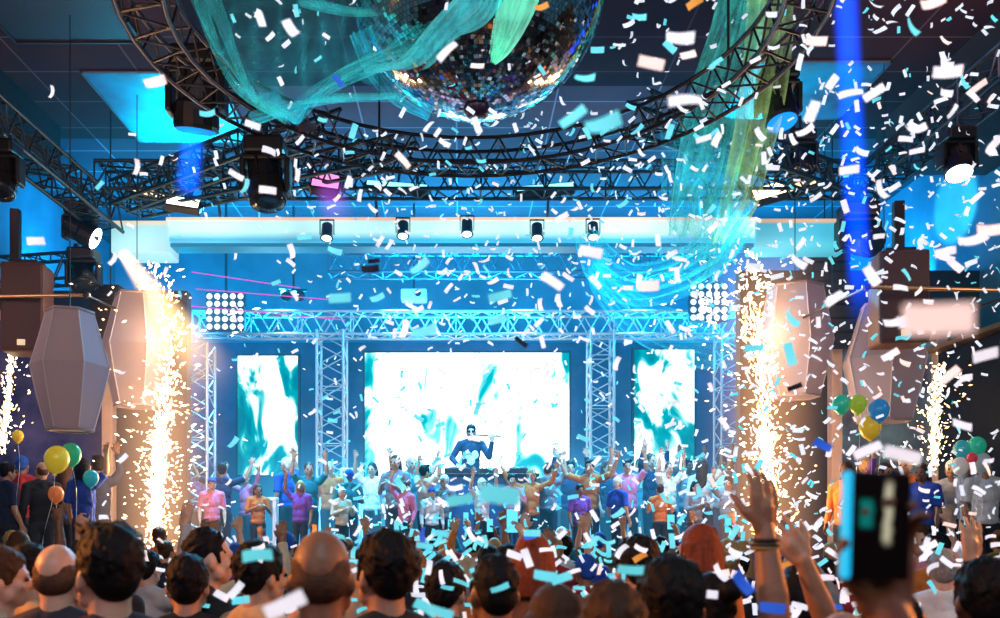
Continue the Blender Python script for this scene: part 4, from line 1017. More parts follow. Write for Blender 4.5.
# phones
m_phone = pmat('phone_black', (.01, .01, .012), .25); m_scr = emat('phone_glow', (.12, .65, .9), 1.4)
def phone_screen_mat():
    m, nt, out = newmat('phone_screen_video')
    tc = node(nt, 'ShaderNodeTexCoord'); sp = node(nt, 'ShaderNodeSeparateXYZ'); nt.links.new(tc.outputs['Generated'], sp.inputs[0])
    nz = node(nt, 'ShaderNodeTexNoise'); nz.inputs['Scale'].default_value = 7; nt.links.new(tc.outputs['Generated'], nz.inputs['Vector'])
    w = math_n(nt, 'ADD', sp.outputs[0], math_n(nt, 'MULTIPLY', math_n(nt, 'SUBTRACT', nz.outputs['Fac'], .5), .14))
    a = smooth_n(nt, math_n(nt, 'ABSOLUTE', math_n(nt, 'SUBTRACT', w, .62)), .03, .11, 1, 0)
    zr = math_n(nt, 'MULTIPLY', smooth_n(nt, sp.outputs[2], .28, .40), smooth_n(nt, sp.outputs[2], .85, .98, 1, 0)); a = math_n(nt, 'MULTIPLY', a, zr)
    b = math_n(nt, 'MULTIPLY', smooth_n(nt, math_n(nt, 'ABSOLUTE', math_n(nt, 'SUBTRACT', w, .25)), .06, .16, 1, 0), math_n(nt, 'MULTIPLY', smooth_n(nt, sp.outputs[2], .45, .52), smooth_n(nt, sp.outputs[2], .72, .78, 1, 0)))
    e1 = node(nt, 'ShaderNodeEmission'); e1.inputs[0].default_value = (.85, .8, .55, 1); nt.links.new(math_n(nt, 'MULTIPLY', a, .55), e1.inputs[1])
    e2 = node(nt, 'ShaderNodeEmission'); e2.inputs[0].default_value = (.0, .45, .40, 1); nt.links.new(math_n(nt, 'MULTIPLY', b, .35), e2.inputs[1])
    gl = node(nt, 'ShaderNodeBsdfPrincipled'); gl.inputs['Base Color'].default_value = (.008, .006, .008, 1); gl.inputs['Roughness'].default_value = .2
    s1 = node(nt, 'ShaderNodeAddShader'); s2 = node(nt, 'ShaderNodeAddShader')
    nt.links.new(e1.outputs[0], s1.inputs[0]); nt.links.new(e2.outputs[0], s1.inputs[1]); nt.links.new(s1.outputs[0], s2.inputs[0]); nt.links.new(gl.outputs[0], s2.inputs[1]); nt.links.new(s2.outputs[0], out.inputs['Surface'])
    return m
def phone(loc, rot, label, size=(.076, .156), screen=None, case=None, group='phones held up in the crowd'):
    e = empty('phone', loc, 0, label, 'phone', group); e.rotation_euler = rot
    w, h = size
    MB().box((0, .0, 0), (w, .010, h), bev=.004).build('case', case or m_phone, e)
    MB().box((0, -.0052, 0), (w * .93, .001, h * .95)).build('screen', screen or m_scr, e)
    mb = MB()
    for z in (.30, .38, .46): mb.lathe([(.010, 0), (.008, .002)], 10, Matrix.Translation((w * .28, .0055, h * z)) @ Matrix.Rotation(-PI / 2, 4, 'X'))
    mb.build('camera_lens', m_lensdk, e)
    return e
pc = W(878, 526, 1.035)
p_ = phone(pc, (0, .03, .10), 'close black phone with glowing blue edge, filming a spark column', (.080, .132), phone_screen_mat())
MB().box((-.0415, -.001, 0), (.010, .014, .130), bev=.004).build('side_edge', pmat('phone_edge', (.02, .5, .8), .3, emit=(.01, .50, .85), estr=.9), p_)
def at(e, p): return Matrix.Translation(e.location) @ e.rotation_euler.to_matrix().to_4x4() @ Matrix.Scale(e.scale[0], 4) @ V(p)
phone(at(h8, (0, .44, 1.64)), (0, PI / 2, -.75), 'orange cased phone held sideways beside the bald man', case=pmat('phone_orange', (.8, .35, .05), .4, emit=(1, .4, .05), estr=.25))

# the rest of the dance floor
POSES = [('down', 'down', 'with arms down'), ('up', 'down', 'raising one arm'), ('up', 'up', 'raising both arms'), ('down', 'fist', 'pumping a fist'), ('phoneup', 'down', 'holding a phone overhead'), ('bent', 'bent', 'clapping'), ('film', 'film', 'filming'), ('wide', 'wide', 'with arms flung wide'), ('down', 'up', 'waving')]
HAIRS = [('short', 'black'), ('short', 'black'), ('crop', 'brown'), ('quiff', 'black'), ('long', 'brown'), ('bob', 'black'), ('bun', 'brown'), ('long', 'blond'), ('fuzz', 'shaved'), ('cap', 'white cap'), ('cap', 'blue cap'), ('short', 'blond')]
HW = {'short': '%s short hair', 'crop': '%s cropped hair', 'quiff': 'swept up %s hair', 'long': 'long %s hair', 'bob': '%s bobbed hair', 'bun': '%s bun', 'fuzz': '%s head', 'cap': '%s'}
SKS = ['light', 'tan', 'tan', 'brown', 'deep']
used = set()
def place_of(px, where):
    if where == 'podium': return 'podium by the violet mirror' if px < 400 else 'podium by the teal mirror'
    if where == 'stage':
        return ('stage by the warm sparks' if px < 240 else 'stage below the narrow screen' if px < 330 else 'stage before the main screen' if px < 545 else 'stage by the drape tail' if px < 660 else 'stage by the golden sparks')
    return ('in the crowd by the violet mirror' if px < 130 else 'in the crowd by the warm sparks' if px < 235 else 'in the crowd under the narrow screen' if px < 350 else 'in the crowd under the main screen' if px < 570 else 'in the crowd under the drape tail' if px < 700 else 'in the crowd by the golden sparks' if px < 830 else 'in the crowd by the teal mirror')
def extra(x, y, z, rz, h, where, group, cols, poses, skb=None):
    px = CX + F * x / y
    for _ in range(400):
        po = rnd.choice(poses); hs, hc = rnd.choice(HAIRS); cn = rnd.choice(cols); pl = place_of(px, where)
        key = (po[2], hs, hc, cn, pl)
        if key not in used: break
    used.add(key)
    lab = 'person in %s, %s, %s, %s' % (cn, HW[hs] % hc, po[2].replace('with ', '').replace('holding a phone', 'phone'), pl.replace('in the crowd', 'crowd'))
    sk = rnd.choice(SKS)
    e = person(lab, (x, y, z), rz, h, po[0], po[1], hs, hc, sk, cn, PAL[cn], 'short' if rnd.random() < .7 else 'long', vox=.0135, group=group, face=True)
    if po[0] == 'phoneup': phone(at(e, (.055, .345, 1.90)), (0, 0, rz), 'phone held overhead by person in %s, %s, %s' % (cn, HW[hs] % hc, pl.replace('in the crowd', 'crowd')))
    if po[0] == 'film': phone(at(e, (0, .45, 1.65)), (0, PI / 2, rz), 'phone held sideways by person in %s, %s, %s' % (cn, HW[hs] % hc, pl.replace('in the crowd', 'crowd')))
    return e
taken = [(o.location.x, o.location.y) for o in COL.objects if o.name.startswith('person')]
DARK = ['black', 'navy', 'black', 'grey', 'crimson', 'teal', 'olive', 'violet', 'orange', 'white', 'royal blue', 'cream']
PW_ = [POSES[0]] * 5 + POSES + [POSES[1], POSES[4]]
y = 3.3
while y < 12.2:
    half0, half1 = -(CX + 12) / F * y, (1000 - CX + 12) / F * y
    step = .70 + .022 * y
    x = half0 + rnd.uniform(0, .4)
    while x < half1:
        xx, yy = x + rnd.uniform(-.14, .14), y + rnd.uniform(-.16, .16)
        ok = all((xx - a) ** 2 + (yy - b) ** 2 > .50 ** 2 for a, b in taken)
        if yy > 9.55 and (xx < -4.0 or xx > 4.0): ok = False
        if yy > 11.9: ok = False
        if abs(xx - W(158, 0, 11).x) < .4 and abs(yy - 11) < .5 or abs(xx - W(768, 0, 11).x) < .4 and abs(yy - 11) < .5: ok = False
        if xx < -6.8 or xx > 6.6: ok = False
        if ok:
            hgt = rnd.uniform(1.60, 1.82) - (.06 if yy < 5 else 0)
            poses = PW_ if yy > 4.6 else [POSES[0], POSES[0], POSES[5], POSES[3]]
            extra(xx, yy, 0, rnd.uniform(-.5, .5), hgt, 'floor', 'people in the packed dance floor crowd', DARK, poses); taken.append((xx, yy))
        x += step
    y += .82 + .03 * y
BRIGHT = ['white', 'royal blue', 'white', 'teal', 'white', 'pink', 'navy', 'cream', 'violet', 'grey', 'orange', 'royal blue']
SP = [POSES[0], POSES[5], POSES[1], POSES[2], POSES[7], POSES[0], POSES[5]]
for px, Y, h in ((200, 13.9, 1.55), (222, 13.5, 1.6), (246, 14.2, 1.5), (286, 13.9, 1.72), (309, 13.5, 1.62), (330, 14.4, 1.7), (372, 14.2, 1.66), (395, 13.3, 1.72), (411, 14.0, 1.75), (425, 13.2, 1.55), (444, 13.2, 1.40), (482, 13.1, 1.34), (512, 13.2, 1.42), (531, 13.3, 1.5), (548, 13.6, 1.62), (570, 14.2, 1.7), (590, 13.4, 1.66), (607, 14.3, 1.7), (628, 13.6, 1.68), (651, 14.0, 1.8), (668, 13.35, 1.62), (688, 14.0, 1.72), (703, 13.4, 1.66), (722, 14.1, 1.74), (738, 13.5, 1.7), (349, 13.4, 1.5), (560, 14.9, 1.74), (640, 15.2, 1.8), (212, 13.0, 1.35), (258, 13.1, 1.25), (300, 12.95, 1.3), (342, 13.0, 1.2), (405, 12.95, 1.3), (432, 13.0, 1.2), (580, 13.0, 1.25), (618, 12.95, 1.35), (660, 12.95, 1.25), (696, 13.0, 1.3), (728, 13.0, 1.35)):
    x = (px - CX) / F * Y
    extra(x, Y, STAGE_Z, PI + rnd.uniform(-.7, .7) if rnd.random() < .7 else rnd.uniform(-1, 1), h, 'stage', 'people dancing on the stage', BRIGHT, SP)
for px, Y, h in ((8, 10.4, 1.6), (22, 10.9, 1.72), (42, 10.5, 1.62), (66, 11.0, 1.7), (84, 10.5, 1.66), (98, 11.2, 1.74), (846, 10.5, 1.62), (868, 11.0, 1.7), (886, 10.4, 1.6), (905, 10.9, 1.72), (922, 10.5, 1.6), (952, 10.8, 1.66), (968, 10.3, 1.7), (985, 10.0, 1.66)):
    x = (px - CX) / F * Y
    extra(x, Y, 1.0, rnd.uniform(-1.2, 1.2) if px < 400 else PI + rnd.uniform(-1, 1), h, 'podium', 'people on the side podiums', ['black', 'navy', 'crimson', 'violet', 'royal blue'] if px < 400 else BRIGHT, [POSES[0], POSES[5], POSES[0], POSES[1]])

# ================================================================== sparks and beams
def spark_mat():
    m, nt, out = newmat('spark_glow')
    g_ = node(nt, 'ShaderNodeNewGeometry'); r = node(nt, 'ShaderNodeValToRGB'); cr = r.color_ramp
    cr.elements[0].color = (1, .38, .10, 1); cr.elements[1].position = 1; cr.elements[1].color = (1, .93, .75, 1); el = cr.elements.new(.45); el.color = (1, .66, .32, 1)
    e = node(nt, 'ShaderNodeEmission'); nt.links.new(g_.outputs['Random Per Island'], r.inputs[0]); nt.links.new(r.outputs[0], e.inputs[0]); e.inputs[1].default_value = 7
    nt.links.new(e.outputs[0], out.inputs['Surface']); return m
m_spark = spark_mat()
def gem(mb, p, d, ln, w):
    d = d.normalized(); q = d.to_track_quat('Z', 'Y').to_matrix()
    vs = [p + q @ V(v) for v in ((0, 0, -ln), (w, 0, 0), (0, w, 0), (-w, 0, 0), (0, -w, 0), (0, 0, ln))]
    mb.add(vs, [(0, 2, 1), (0, 3, 2), (0, 4, 3), (0, 1, 4), (5, 1, 2), (5, 2, 3), (5, 3, 4), (5, 4, 1)])
def fountain(name, label, path, n, Y, seed, core=1.0, size=1.0):
    """path: (px, py, spread px, weight)"""
    r = random.Random(seed); mb = MB(); tot = sum(p[3] for p in path[:-1])
    for i in range(n):
        t = r.uniform(0, tot); k = 0
        while t > path[k][3] and k < len(path) - 2: t -= path[k][3]; k += 1
        u = t / path[k][3]; a, b = path[k], path[k + 1]
        sp = a[2] + (b[2] - a[2]) * u; wide = r.random() < .28
        dx = r.gauss(0, sp * (2.1 if wide else .42)); px = a[0] + (b[0] - a[0]) * u + dx; py = a[1] + (b[1] - a[1]) * u + r.gauss(0, 4)
        p = W(px, py, Y) + V((0, r.gauss(0, sp * .5) / F * Y, 0))
        d = V((dx * .06, r.gauss(0, .3), r.uniform(-.2, 1.4) * (1 if r.random() < .7 else -1)))
        s = size * r.choice((.6, .8, 1, 1, 1.3)) * (.8 if wide else 1)
        gem(mb, p, d, .030 * s * r.uniform(.5, 1.9), .015 * s)
    o = mb.build(name, m_spark); tag(o, label, 'sparks', None, 'stuff'); return o
fountain('spark_column', 'tall white gold spark fountain beside the pinkish lantern and silver tower', [(152, 262, 16, .5), (176, 320, 22, .7), (166, 385, 14, 1.2), (161, 430, 10, 2.2), (158, 480, 9, 2.6), (155, 545, 8, 0)], 1500, 11.0, 1)
fountain('spark_column', 'tall golden spark fountain in front of the mauve lantern', [(752, 256, 13, .6), (752, 315, 18, .8), (762, 360, 13, 1.2), (766, 430, 9, 2.0), (770, 490, 8, 2.0), (773, 556, 6, 0)], 1500, 11.0, 2)
fountain('spark_column', 'white spark reflection, modelled as sparks beside the cream post of the teal mirror', [(940, 365, 7, 1), (935, 410, 7, 1.4), (934, 468, 5, 0)], 420, 10.8, 3, size=.8)  # this and the next: mirror reflections of sparks, modelled as separate columns
fountain('spark_column', 'narrow golden spark reflection, modelled as sparks at the picture edge beside the violet mirror', [(12, 345, 4, 1), (8, 400, 5, 1.4), (2, 450, 4, 0)], 380, 10.8, 4, size=.8)
mb = MB(); r = random.Random(9); c = W(714, 306, 11.0)
for i in range(22):
    a = r.uniform(0, 2 * PI); d = V((math.cos(a), r.uniform(-.4, .4), math.sin(a))); gem(mb, c + d * r.uniform(.10, .22), d, r.uniform(.05, .09), .008)
tag(mb.build('spark_burst', m_spark), 'small starburst of sparks over the round lamp panel by the drape', 'sparks', None, 'stuff')

def vol_mat(name, col, s, r0, r1, L, fade0, fade1):
    m, nt, out = newmat(name)
    tc = node(nt, 'ShaderNodeTexCoord'); sp = node(nt, 'ShaderNodeSeparateXYZ'); nt.links.new(tc.outputs['Object'], sp.inputs[0])
    x, y, z = sp.outputs
    rr = math_n(nt, 'SQRT', math_n(nt, 'ADD', math_n(nt, 'MULTIPLY', x, x), math_n(nt, 'MULTIPLY', y, y)))
    rad = math_n(nt, 'ADD', math_n(nt, 'MULTIPLY', z, (r1 - r0) / L), r0); q = math_n(nt, 'DIVIDE', rr, rad)
    f = smooth_n(nt, q, .25, .98, 1, 0); thin = math_n(nt, 'DIVIDE', r0, rad)
    f = math_n(nt, 'MULTIPLY', f, math_n(nt, 'MULTIPLY', thin, thin))
    f = math_n(nt, 'MULTIPLY', f, math_n(nt, 'MULTIPLY', smooth_n(nt, z, 0, fade0), smooth_n(nt, z, L - fade1, L, 1, 0)))
    e = node(nt, 'ShaderNodeEmission'); e.inputs[0].default_value = (*col, 1); nt.links.new(math_n(nt, 'MULTIPLY', f, s), e.inputs[1])
    ab = node(nt, 'ShaderNodeVolumeAbsorption'); ab.inputs['Density'].default_value = .0
    ad = node(nt, 'ShaderNodeAddShader'); nt.links.new(e.outputs[0], ad.inputs[0]); nt.links.new(ab.outputs[0], ad.inputs[1]); nt.links.new(ad.outputs[0], out.inputs['Volume']); return m
def beam(name, label, a, b, r0, r1, col, s, fade0=.05, fade1=.5):
    a, b = V(a), V(b); L = (b - a).length
    o = MB().tube((0, 0, 0), (0, 0, L), r0, 24, r1).build(name, vol_mat('beam_vol_%s' % label[:16].replace(' ', '_'), col, s, r0, r1, L, fade0, fade1)); tag(o, label, 'light beam', None, 'stuff')
    o.location = a; o.rotation_euler = (b - a).to_track_quat('Z', 'Y').to_euler()
beam('light_beam', 'deep blue light shaft under the large black hanging lamp', W(194, 118, 8.3), W(187, 198, 8.3), .15, .16, (.0, .12, 1), 8.0, .05, .15)
beam('light_beam', 'tall deep blue light shaft crossing the beam end and the brown speaker', W(843, -60, 8.6), W(862, 330, 9.2), .16, .17, (.0, .06, 1), 9.5, .05, .9)
beam('light_beam', 'slanting warm light shaft from the beam end through the sparks', W(122, 252, 11.5), W(225, 392, 10.8), .09, .50, (1, .58, .24), 34, .05, 1.1)
beam('light_beam', 'pink violet light shaft under the pink square floodlight', W(328, 186, 10.3), W(342, 228, 10.3), .22, .28, (.6, .1, 1), 1.6, .02, .4)
m_laser = emat('laser_magenta', (.9, .12, .75), .9)
for k, (a, b) in enumerate((((192, 272), (300, 288)), ((196, 289), (335, 300)), ((190, 306), (345, 320)))):
    tag(MB().tube(W(*a, 12.9), W(*b, 14.2), .008, 6).build('laser_beam', m_laser), ('top', 'middle', 'lowest')[k] + ' of the thin magenta laser lines by the round lamp panel', 'laser', 'thin magenta laser lines')

# ================================================================== confetti
def strip_mesh(k):
    L, w = [(1, .38), (1, .42), (1, .34), (1, .40)][k % 4]; n = 6; g = []
    bend = [.15, .45, -.3, .8][k % 4]; tw = [.1, .5, -.4, .2][k % 4]
    for i in range(n + 1):
        t = i / n - .5; z = bend * (t * t - .08) ; a = tw * t
        g.append([V((t * L, -math.cos(a) * w / 2, z - math.sin(a) * w / 2)), V((t * L, math.cos(a) * w / 2, z + math.sin(a) * w / 2))])
    vs = [p for r_ in g for p in r_]; vs += [p + V((0, 0, .006)) for p in vs]; h = 2 * (n + 1)
    fs = [(2 * i, 2 * i + 1, 2 * i + 3, 2 * i + 2) for i in range(n)] + [(h + 2 * i, h + 2 * i + 2, h + 2 * i + 3, h + 2 * i + 1) for i in range(n)]
    fs += [(2 * i, 2 * i + 2, h + 2 * i + 2, h + 2 * i) for i in range(n)] + [(2 * i + 1, h + 2 * i + 1, h + 2 * i + 3, 2 * i + 3) for i in range(n)] + [(0, h, h + 1, 1), (2 * n, 2 * n + 1, h + 2 * n + 1, h + 2 * n)]
    return vs, fs
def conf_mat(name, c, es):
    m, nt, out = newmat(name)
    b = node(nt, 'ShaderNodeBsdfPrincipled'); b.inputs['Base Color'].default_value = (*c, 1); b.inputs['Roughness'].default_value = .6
    b.inputs['Emission Color'].default_value = (*c, 1); b.inputs['Emission Strength'].default_value = es  # slight glow in the paper stands in for light on the strips
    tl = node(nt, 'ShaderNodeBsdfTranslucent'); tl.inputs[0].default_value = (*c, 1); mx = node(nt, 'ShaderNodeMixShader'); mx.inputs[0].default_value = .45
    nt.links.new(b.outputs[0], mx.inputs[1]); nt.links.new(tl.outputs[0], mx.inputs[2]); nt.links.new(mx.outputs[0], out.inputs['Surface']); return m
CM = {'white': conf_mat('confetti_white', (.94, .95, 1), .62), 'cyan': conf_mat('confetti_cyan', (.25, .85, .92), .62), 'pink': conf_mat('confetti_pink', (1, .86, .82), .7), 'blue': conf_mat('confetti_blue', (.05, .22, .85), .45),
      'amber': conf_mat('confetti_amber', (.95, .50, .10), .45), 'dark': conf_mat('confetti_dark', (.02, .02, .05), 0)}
SM = {}
for k in range(4):
    vs, fs = strip_mesh(k)
    for c in CM:
        me = bpy.data.meshes.new('confetti_strip'); me.from_pydata([tuple(v) for v in vs], [], fs); me.materials.append(CM[c]); me.update(); SM[(k, c)] = me
CL = {'white': 'white paper confetti strip falling through the air', 'cyan': 'cyan tinted confetti strip falling through the air', 'pink': 'pinkish confetti strip falling through the air', 'blue': 'bright blue confetti strip falling through the air', 'amber': 'amber confetti strip falling through the air', 'dark': 'dark confetti strip falling through the air'}
rc = random.Random(21)
def conf_rot(ang, face=.5):
    # long axis near the picture plane turned by ang, faced toward the hall's rear with random tilt
    R = Matrix.Rotation(-ang, 3, 'Y') @ Matrix.Rotation(rc.uniform(-.35, .35), 3, 'Z') @ Matrix.Rotation(PI / 2 + rc.uniform(-1, 1) * face * 1.6, 3, 'X')
    return R
def confetti(p, ln, ang, col, face=.5, label=None):
    o = link('confetti_strip', SM[(rc.randrange(4), col)]); o.location = p; o.scale = (ln, ln, ln); o.rotation_euler = conf_rot(ang, face).to_euler()
    return tag(o, label or CL[col], 'confetti', 'confetti strips %s in the air' % col)
BIG = [(680, 38, 26, -5, 'white'), (685, 100, 31, 3, 'white'), (831, 84, 18, 55, 'white'), (912, 27, 18, -50, 'cyan'), (947, 72, 25, -5, 'white'), (946, 65, 15, 0, 'white'), (945, 93, 15, 0, 'white'), (915, 129, 20, 8, 'white'), (906, 139, 14, -4, 'white'), (917, 151, 13, 5, 'white'), (979, 86, 15, 35, 'pink'), (993, 146, 18, 55, 'white'), (881, 190, 18, -65, 'white'), (849, 170, 19, 8, 'white'), (812, 112, 24, 65, 'white'), (874, 93, 20, 30, 'white'), (816, 41, 19, -10, 'pink'), (694, 3, 16, 30, 'amber'), (932, 3, 22, 15, 'pink'), (851, 93, 21, 2, 'white'), (805, 131, 16, 25, 'white'),
       (603, 124, 34, 18, 'cyan'), (573, 117, 27, 32, 'cyan'), (403, 160, 17, -45, 'pink'), (447, 51, 22, 40, 'white'), (639, 17, 14, 0, 'cyan'), (651, 63, 25, -8, 'pink'), (670, 47, 14, -45, 'cyan'), (688, 55, 17, 20, 'pink'), (597, 50, 13, 4, 'cyan'), (585, 78, 19, -8, 'cyan'), (541, 7, 14, 20, 'amber'), (716, 63, 14, 35, 'cyan'),
       (260, 18, 20, -70, 'white'), (292, 30, 22, -55, 'white'), (155, 82, 20, 25, 'pink'), (52, 92, 11, 70, 'white'), (137, 167, 14, 75, 'white'), (236, 175, 15, -28, 'white'), (37, 241, 17, 0, 'white'), (281, 82, 10, -65, 'white'), (307, 127, 20, 0, 'dark'), (268, 190, 16, -4, 'white'), (318, 59, 8, 30, 'cyan'),
       (370, 269, 17, 8, 'dark'), (374, 261, 11, 8, 'dark'), (420, 266, 20, 35, 'cyan'), (340, 298, 22, 0, 'cyan'), (425, 331, 24, 10, 'cyan'), (552, 281, 24, -38, 'white'), (500, 296, 22, 12, 'cyan'), (591, 252, 22, -15, 'white'), (647, 286, 22, 3, 'pink'), (497, 320, 17, 15, 'cyan'), (521, 342, 14, -35, 'dark'), (377, 298, 14, 25, 'cyan'),
       (798, 262, 18, -30, 'white'), (835, 298, 22, 35, 'white'), (872, 276, 20, -60, 'white'), (755, 348, 21, 5, 'cyan'), (791, 318, 20, -45, 'cyan'), (790, 354, 22, -75, 'cyan'), (795, 387, 14, 20, 'dark'), (945, 252, 18, 10, 'white'), (913, 322, 30, 5, 'white'), (972, 240, 24, 8, 'white'), (985, 355, 26, 15, 'white'), (955, 265, 16, -40, 'white'), (988, 230, 24, 0, 'pink'), (895, 322, 20, 10, 'white'), (890, 355, 16, 30, 'white'),
       (742, 582, 26, -50, 'blue'), (772, 608, 24, -6, 'blue'), (766, 577, 18, 50, 'cyan'), (652, 588, 18, 0, 'white'), (631, 570, 26, -4, 'cyan'), (258, 555, 28, 4, 'cyan'), (352, 571, 14, 15, 'white'), (371, 570, 16, -3, 'white'), (374, 546, 13, 70, 'pink'), (314, 531, 12, 80, 'amber'), (222, 596, 16, -25, 'white'), (236, 590, 18, 50, 'white'), (285, 605, 40, 25, 'white'), (242, 600, 18, 8, 'cyan'), (492, 575, 16, 60, 'cyan'), (500, 588, 18, 20, 'cyan'), (514, 555, 16, -20, 'white'), (545, 576, 22, -10, 'cyan'), (562, 578, 20, 20, 'cyan'), (527, 558, 18, -70, 'white'), (425, 546, 16, -8, 'cyan'), (418, 595, 14, 0, 'white'), (426, 608, 24, -30, 'cyan'), (440, 612, 26, -15, 'cyan'), (707, 594, 20, -5, 'white'), (720, 573, 18, -55, 'white'), (721, 574, 16, 12, 'pink'), (688, 598, 16, 10, 'cyan'), (640, 557, 14, 30, 'amber'), (478, 588, 14, 60, 'white'), (175, 562, 12, -18, 'white'), (104, 517, 10, 0, 'white'), (455, 488, 14, 5, 'white'), (460, 500, 26, 8, 'cyan'), (500, 495, 40, -8, 'cyan'), (822, 445, 18, -25, 'blue'), (868, 450, 26, 25, 'white'), (903, 455, 34, -15, 'white'), (962, 425, 20, -15, 'white'), (926, 555, 14, 40, 'white'), (986, 590, 14, 60, 'white'), (888, 540, 10, 0, 'pink'), (818, 595, 14, 30, 'white'), (800, 606, 16, -15, 'white'), (965, 378, 14, 10, 'white'), (950, 375, 20, 40, 'pink')]
for px, py, ln, ang, col in BIG:
    Y = min(12.0, .056 * F / ln) if ln > 11 else 4.5
    confetti(W(px, py, Y), ln * 1.05 * Y / F, math.radians(ang), col, .3)
confetti(W(938, 319, .62), 78 / F * .62, math.radians(4), 'pink', .15, 'very close blurred pinkish confetti strip in front of the brown speaker')
NI = 300 - len(BIG) - 1
pts = []
while len(pts) < 3200:
    px, py = rc.uniform(95, 1005), rc.uniform(-5, 622)
    w = .22 + .5 * min(1, max(0, (px - 250) / 450)) + (.25 if 120 < py < 330 and px > 330 else 0)
    if px > 330 and py > 450: w += .75
    if py > 470 and px < 330: w *= .8
    if py < 110 and 340 < px < 620: w *= .35
    if px < 200 and py < 480: w *= .35
    if rc.random() > w: continue
    Y = 3.0 + 9.6 * rc.random() ** .62
    if py > 530: Y = min(Y, 3.0 + 5 * rc.random())
    pts.append((Y, px, py))
pts.sort()
def ccol(px, py):
    u = rc.random()
    if py > 380 and px > 320 and px < 720: return 'cyan' if u < .48 else 'white' if u < .92 else 'blue' if u < .96 else 'pink'
    return 'white' if u < .74 else 'cyan' if u < .90 else 'pink' if u < .94 else 'blue' if u < .96 else 'amber' if u < .975 else 'dark'
for Y, px, py in pts[:NI]: confetti(W(px, py, Y), rc.uniform(.045, .065), rc.uniform(-PI / 2, PI / 2), ccol(px, py))
byc = {}
for Y, px, py in pts[NI:]:
    c = ccol(px, py); c = c if c in ('white', 'cyan', 'pink') else 'white'
    mb = byc.setdefault(c, MB()); vs, fs = strip_mesh(rc.randrange(4)); s = rc.uniform(.040, .075); R = conf_rot(rc.uniform(-PI / 2, PI / 2)); p = W(px, py, Y)
    mb.add([p + R @ (v * s) for v in vs], fs)
allm = MB(); idx = []
cs_ = sorted(byc)
for i, c in enumerate(cs_): allm.add([V(v) for v in byc[c].v], byc[c].f); idx += [i] * len(byc[c].f)
me = allm.mesh('confetti_cloud')
for c in cs_: me.materials.append(CM[c])
me.polygons.foreach_set('material_index', idx)
tag(link('confetti_cloud', me), 'cloud of tiny far confetti scraps drifting over crowd and stage', 'confetti', None, 'stuff')

# ================================================================== lights
def lamp(kind, loc, target, energy, col, **k):
    l = bpy.data.lights.new('lamp_' + kind.lower(), kind); l.energy = energy; l.color = col
    for a, b in k.items(): setattr(l, a, b)
    o = bpy.data.objects.new(l.name, l); COL.objects.link(o); o.location = loc
    if target is not None: o.rotation_euler = (V(target) - V(loc)).to_track_quat('-Z', 'Y').to_euler()
    return o
R_ = math.radians
BLUE, CYAN = (.02, .30, 1), (.05, .72, 1)
for x in (-3.4, -1.2, 1.2, 3.4):   # stage wash from the stage frame
    lamp('SPOT', (x, 15.6, 6.3), (x * .8, 13.3, 2.0), 2200, CYAN if abs(x) > 2 else (.14, .62, 1), spot_size=R_(75), spot_blend=.6, shadow_soft_size=.15)
for x in (-3.0, 0, 3.2):   # rig lamps throwing over the stage from the front
    lamp('SPOT', (x, 12.5, 6.0), (x * .9, 14.2, 1.6), 2300, (.10, .52, 1), spot_size=R_(60), spot_blend=.6, shadow_soft_size=.12)
for x in (-2.6, .2, 3.0):   # back light over the crowd
    lamp('SPOT', (x, 15.0, 6.9), (x * .7, 6.5, 1.2), 1500, (.08, .55, 1), spot_size=R_(60), spot_blend=.5, shadow_soft_size=.12)
for x, e in ((-4.5, 260), (0, 330), (4.5, 260)):   # up-light on the ceiling and back wall
    lamp('AREA', (x, 16.6, 5.6), (x * .9, 13.6, 7.65), e, (.0, .56, .95), shape='RECTANGLE', size=3.2, size_y=.6, spread=R_(115))
for x, e in ((-6.2, 140), (0, 95), (6.4, 150)):
    lamp('AREA', (x, 14.0, 5.7), (x * 1.1, 18, 6.6), e, (.0, .52, .95), shape='RECTANGLE', size=2.4, size_y=.6)
lamp('SPOT', (5.9, 12.9, 6.3), (7.7, 13.2, 6.75), 300, (.15, .9, 1), spot_size=R_(38), spot_blend=.4, shadow_soft_size=.05)
for sx, X0, X1 in ((-1, -4.9, -7.3), (1, 5.3, 7.7)):
    lamp('AREA', (X0, 14.8, 6.3), (X1, 15.2, 6.3), 25 if sx < 0 else 45, (.0, .40, 1), shape='RECTANGLE', size=2.5, size_y=.8)
lamp('SPOT', (-1.8, 10.4, 5.6), (-4.9, 10.0, 3.7), 260, (.05, .50, 1), spot_size=R_(50), spot_blend=.5, shadow_soft_size=.1)
lamp('SPOT', (2.4, 9.4, 5.6), (5.3, 10.5, 3.9), 260, (.05, .45, 1), spot_size=R_(45), spot_blend=.5, shadow_soft_size=.1)
for x in (-5.2, 5.6): lamp('AREA', (x, 8.2, 6.6), (x * .92, 10.5, 7.65), 16, (1, .42, .42), shape='RECTANGLE', size=2.2, size_y=.6)  # unseen reddish fill added for the near ceiling tiles
lamp('POINT', (-3.5, 5.6, 4.7), None, 60, (1, .55, .16), shadow_soft_size=.15)  # unseen warm lamp added to turn one side of the ring gold
lamp('POINT', W(158, 470, 10.8), None, 130, (1, .55, .22), shadow_soft_size=.25)
lamp('POINT', W(170, 330, 10.9), None, 70, (1, .6, .28), shadow_soft_size=.25)
lamp('POINT', W(768, 480, 10.8), None, 130, (1, .55, .22), shadow_soft_size=.25)
lamp('POINT', W(756, 330, 10.9), None, 60, (1, .6, .28), shadow_soft_size=.25)
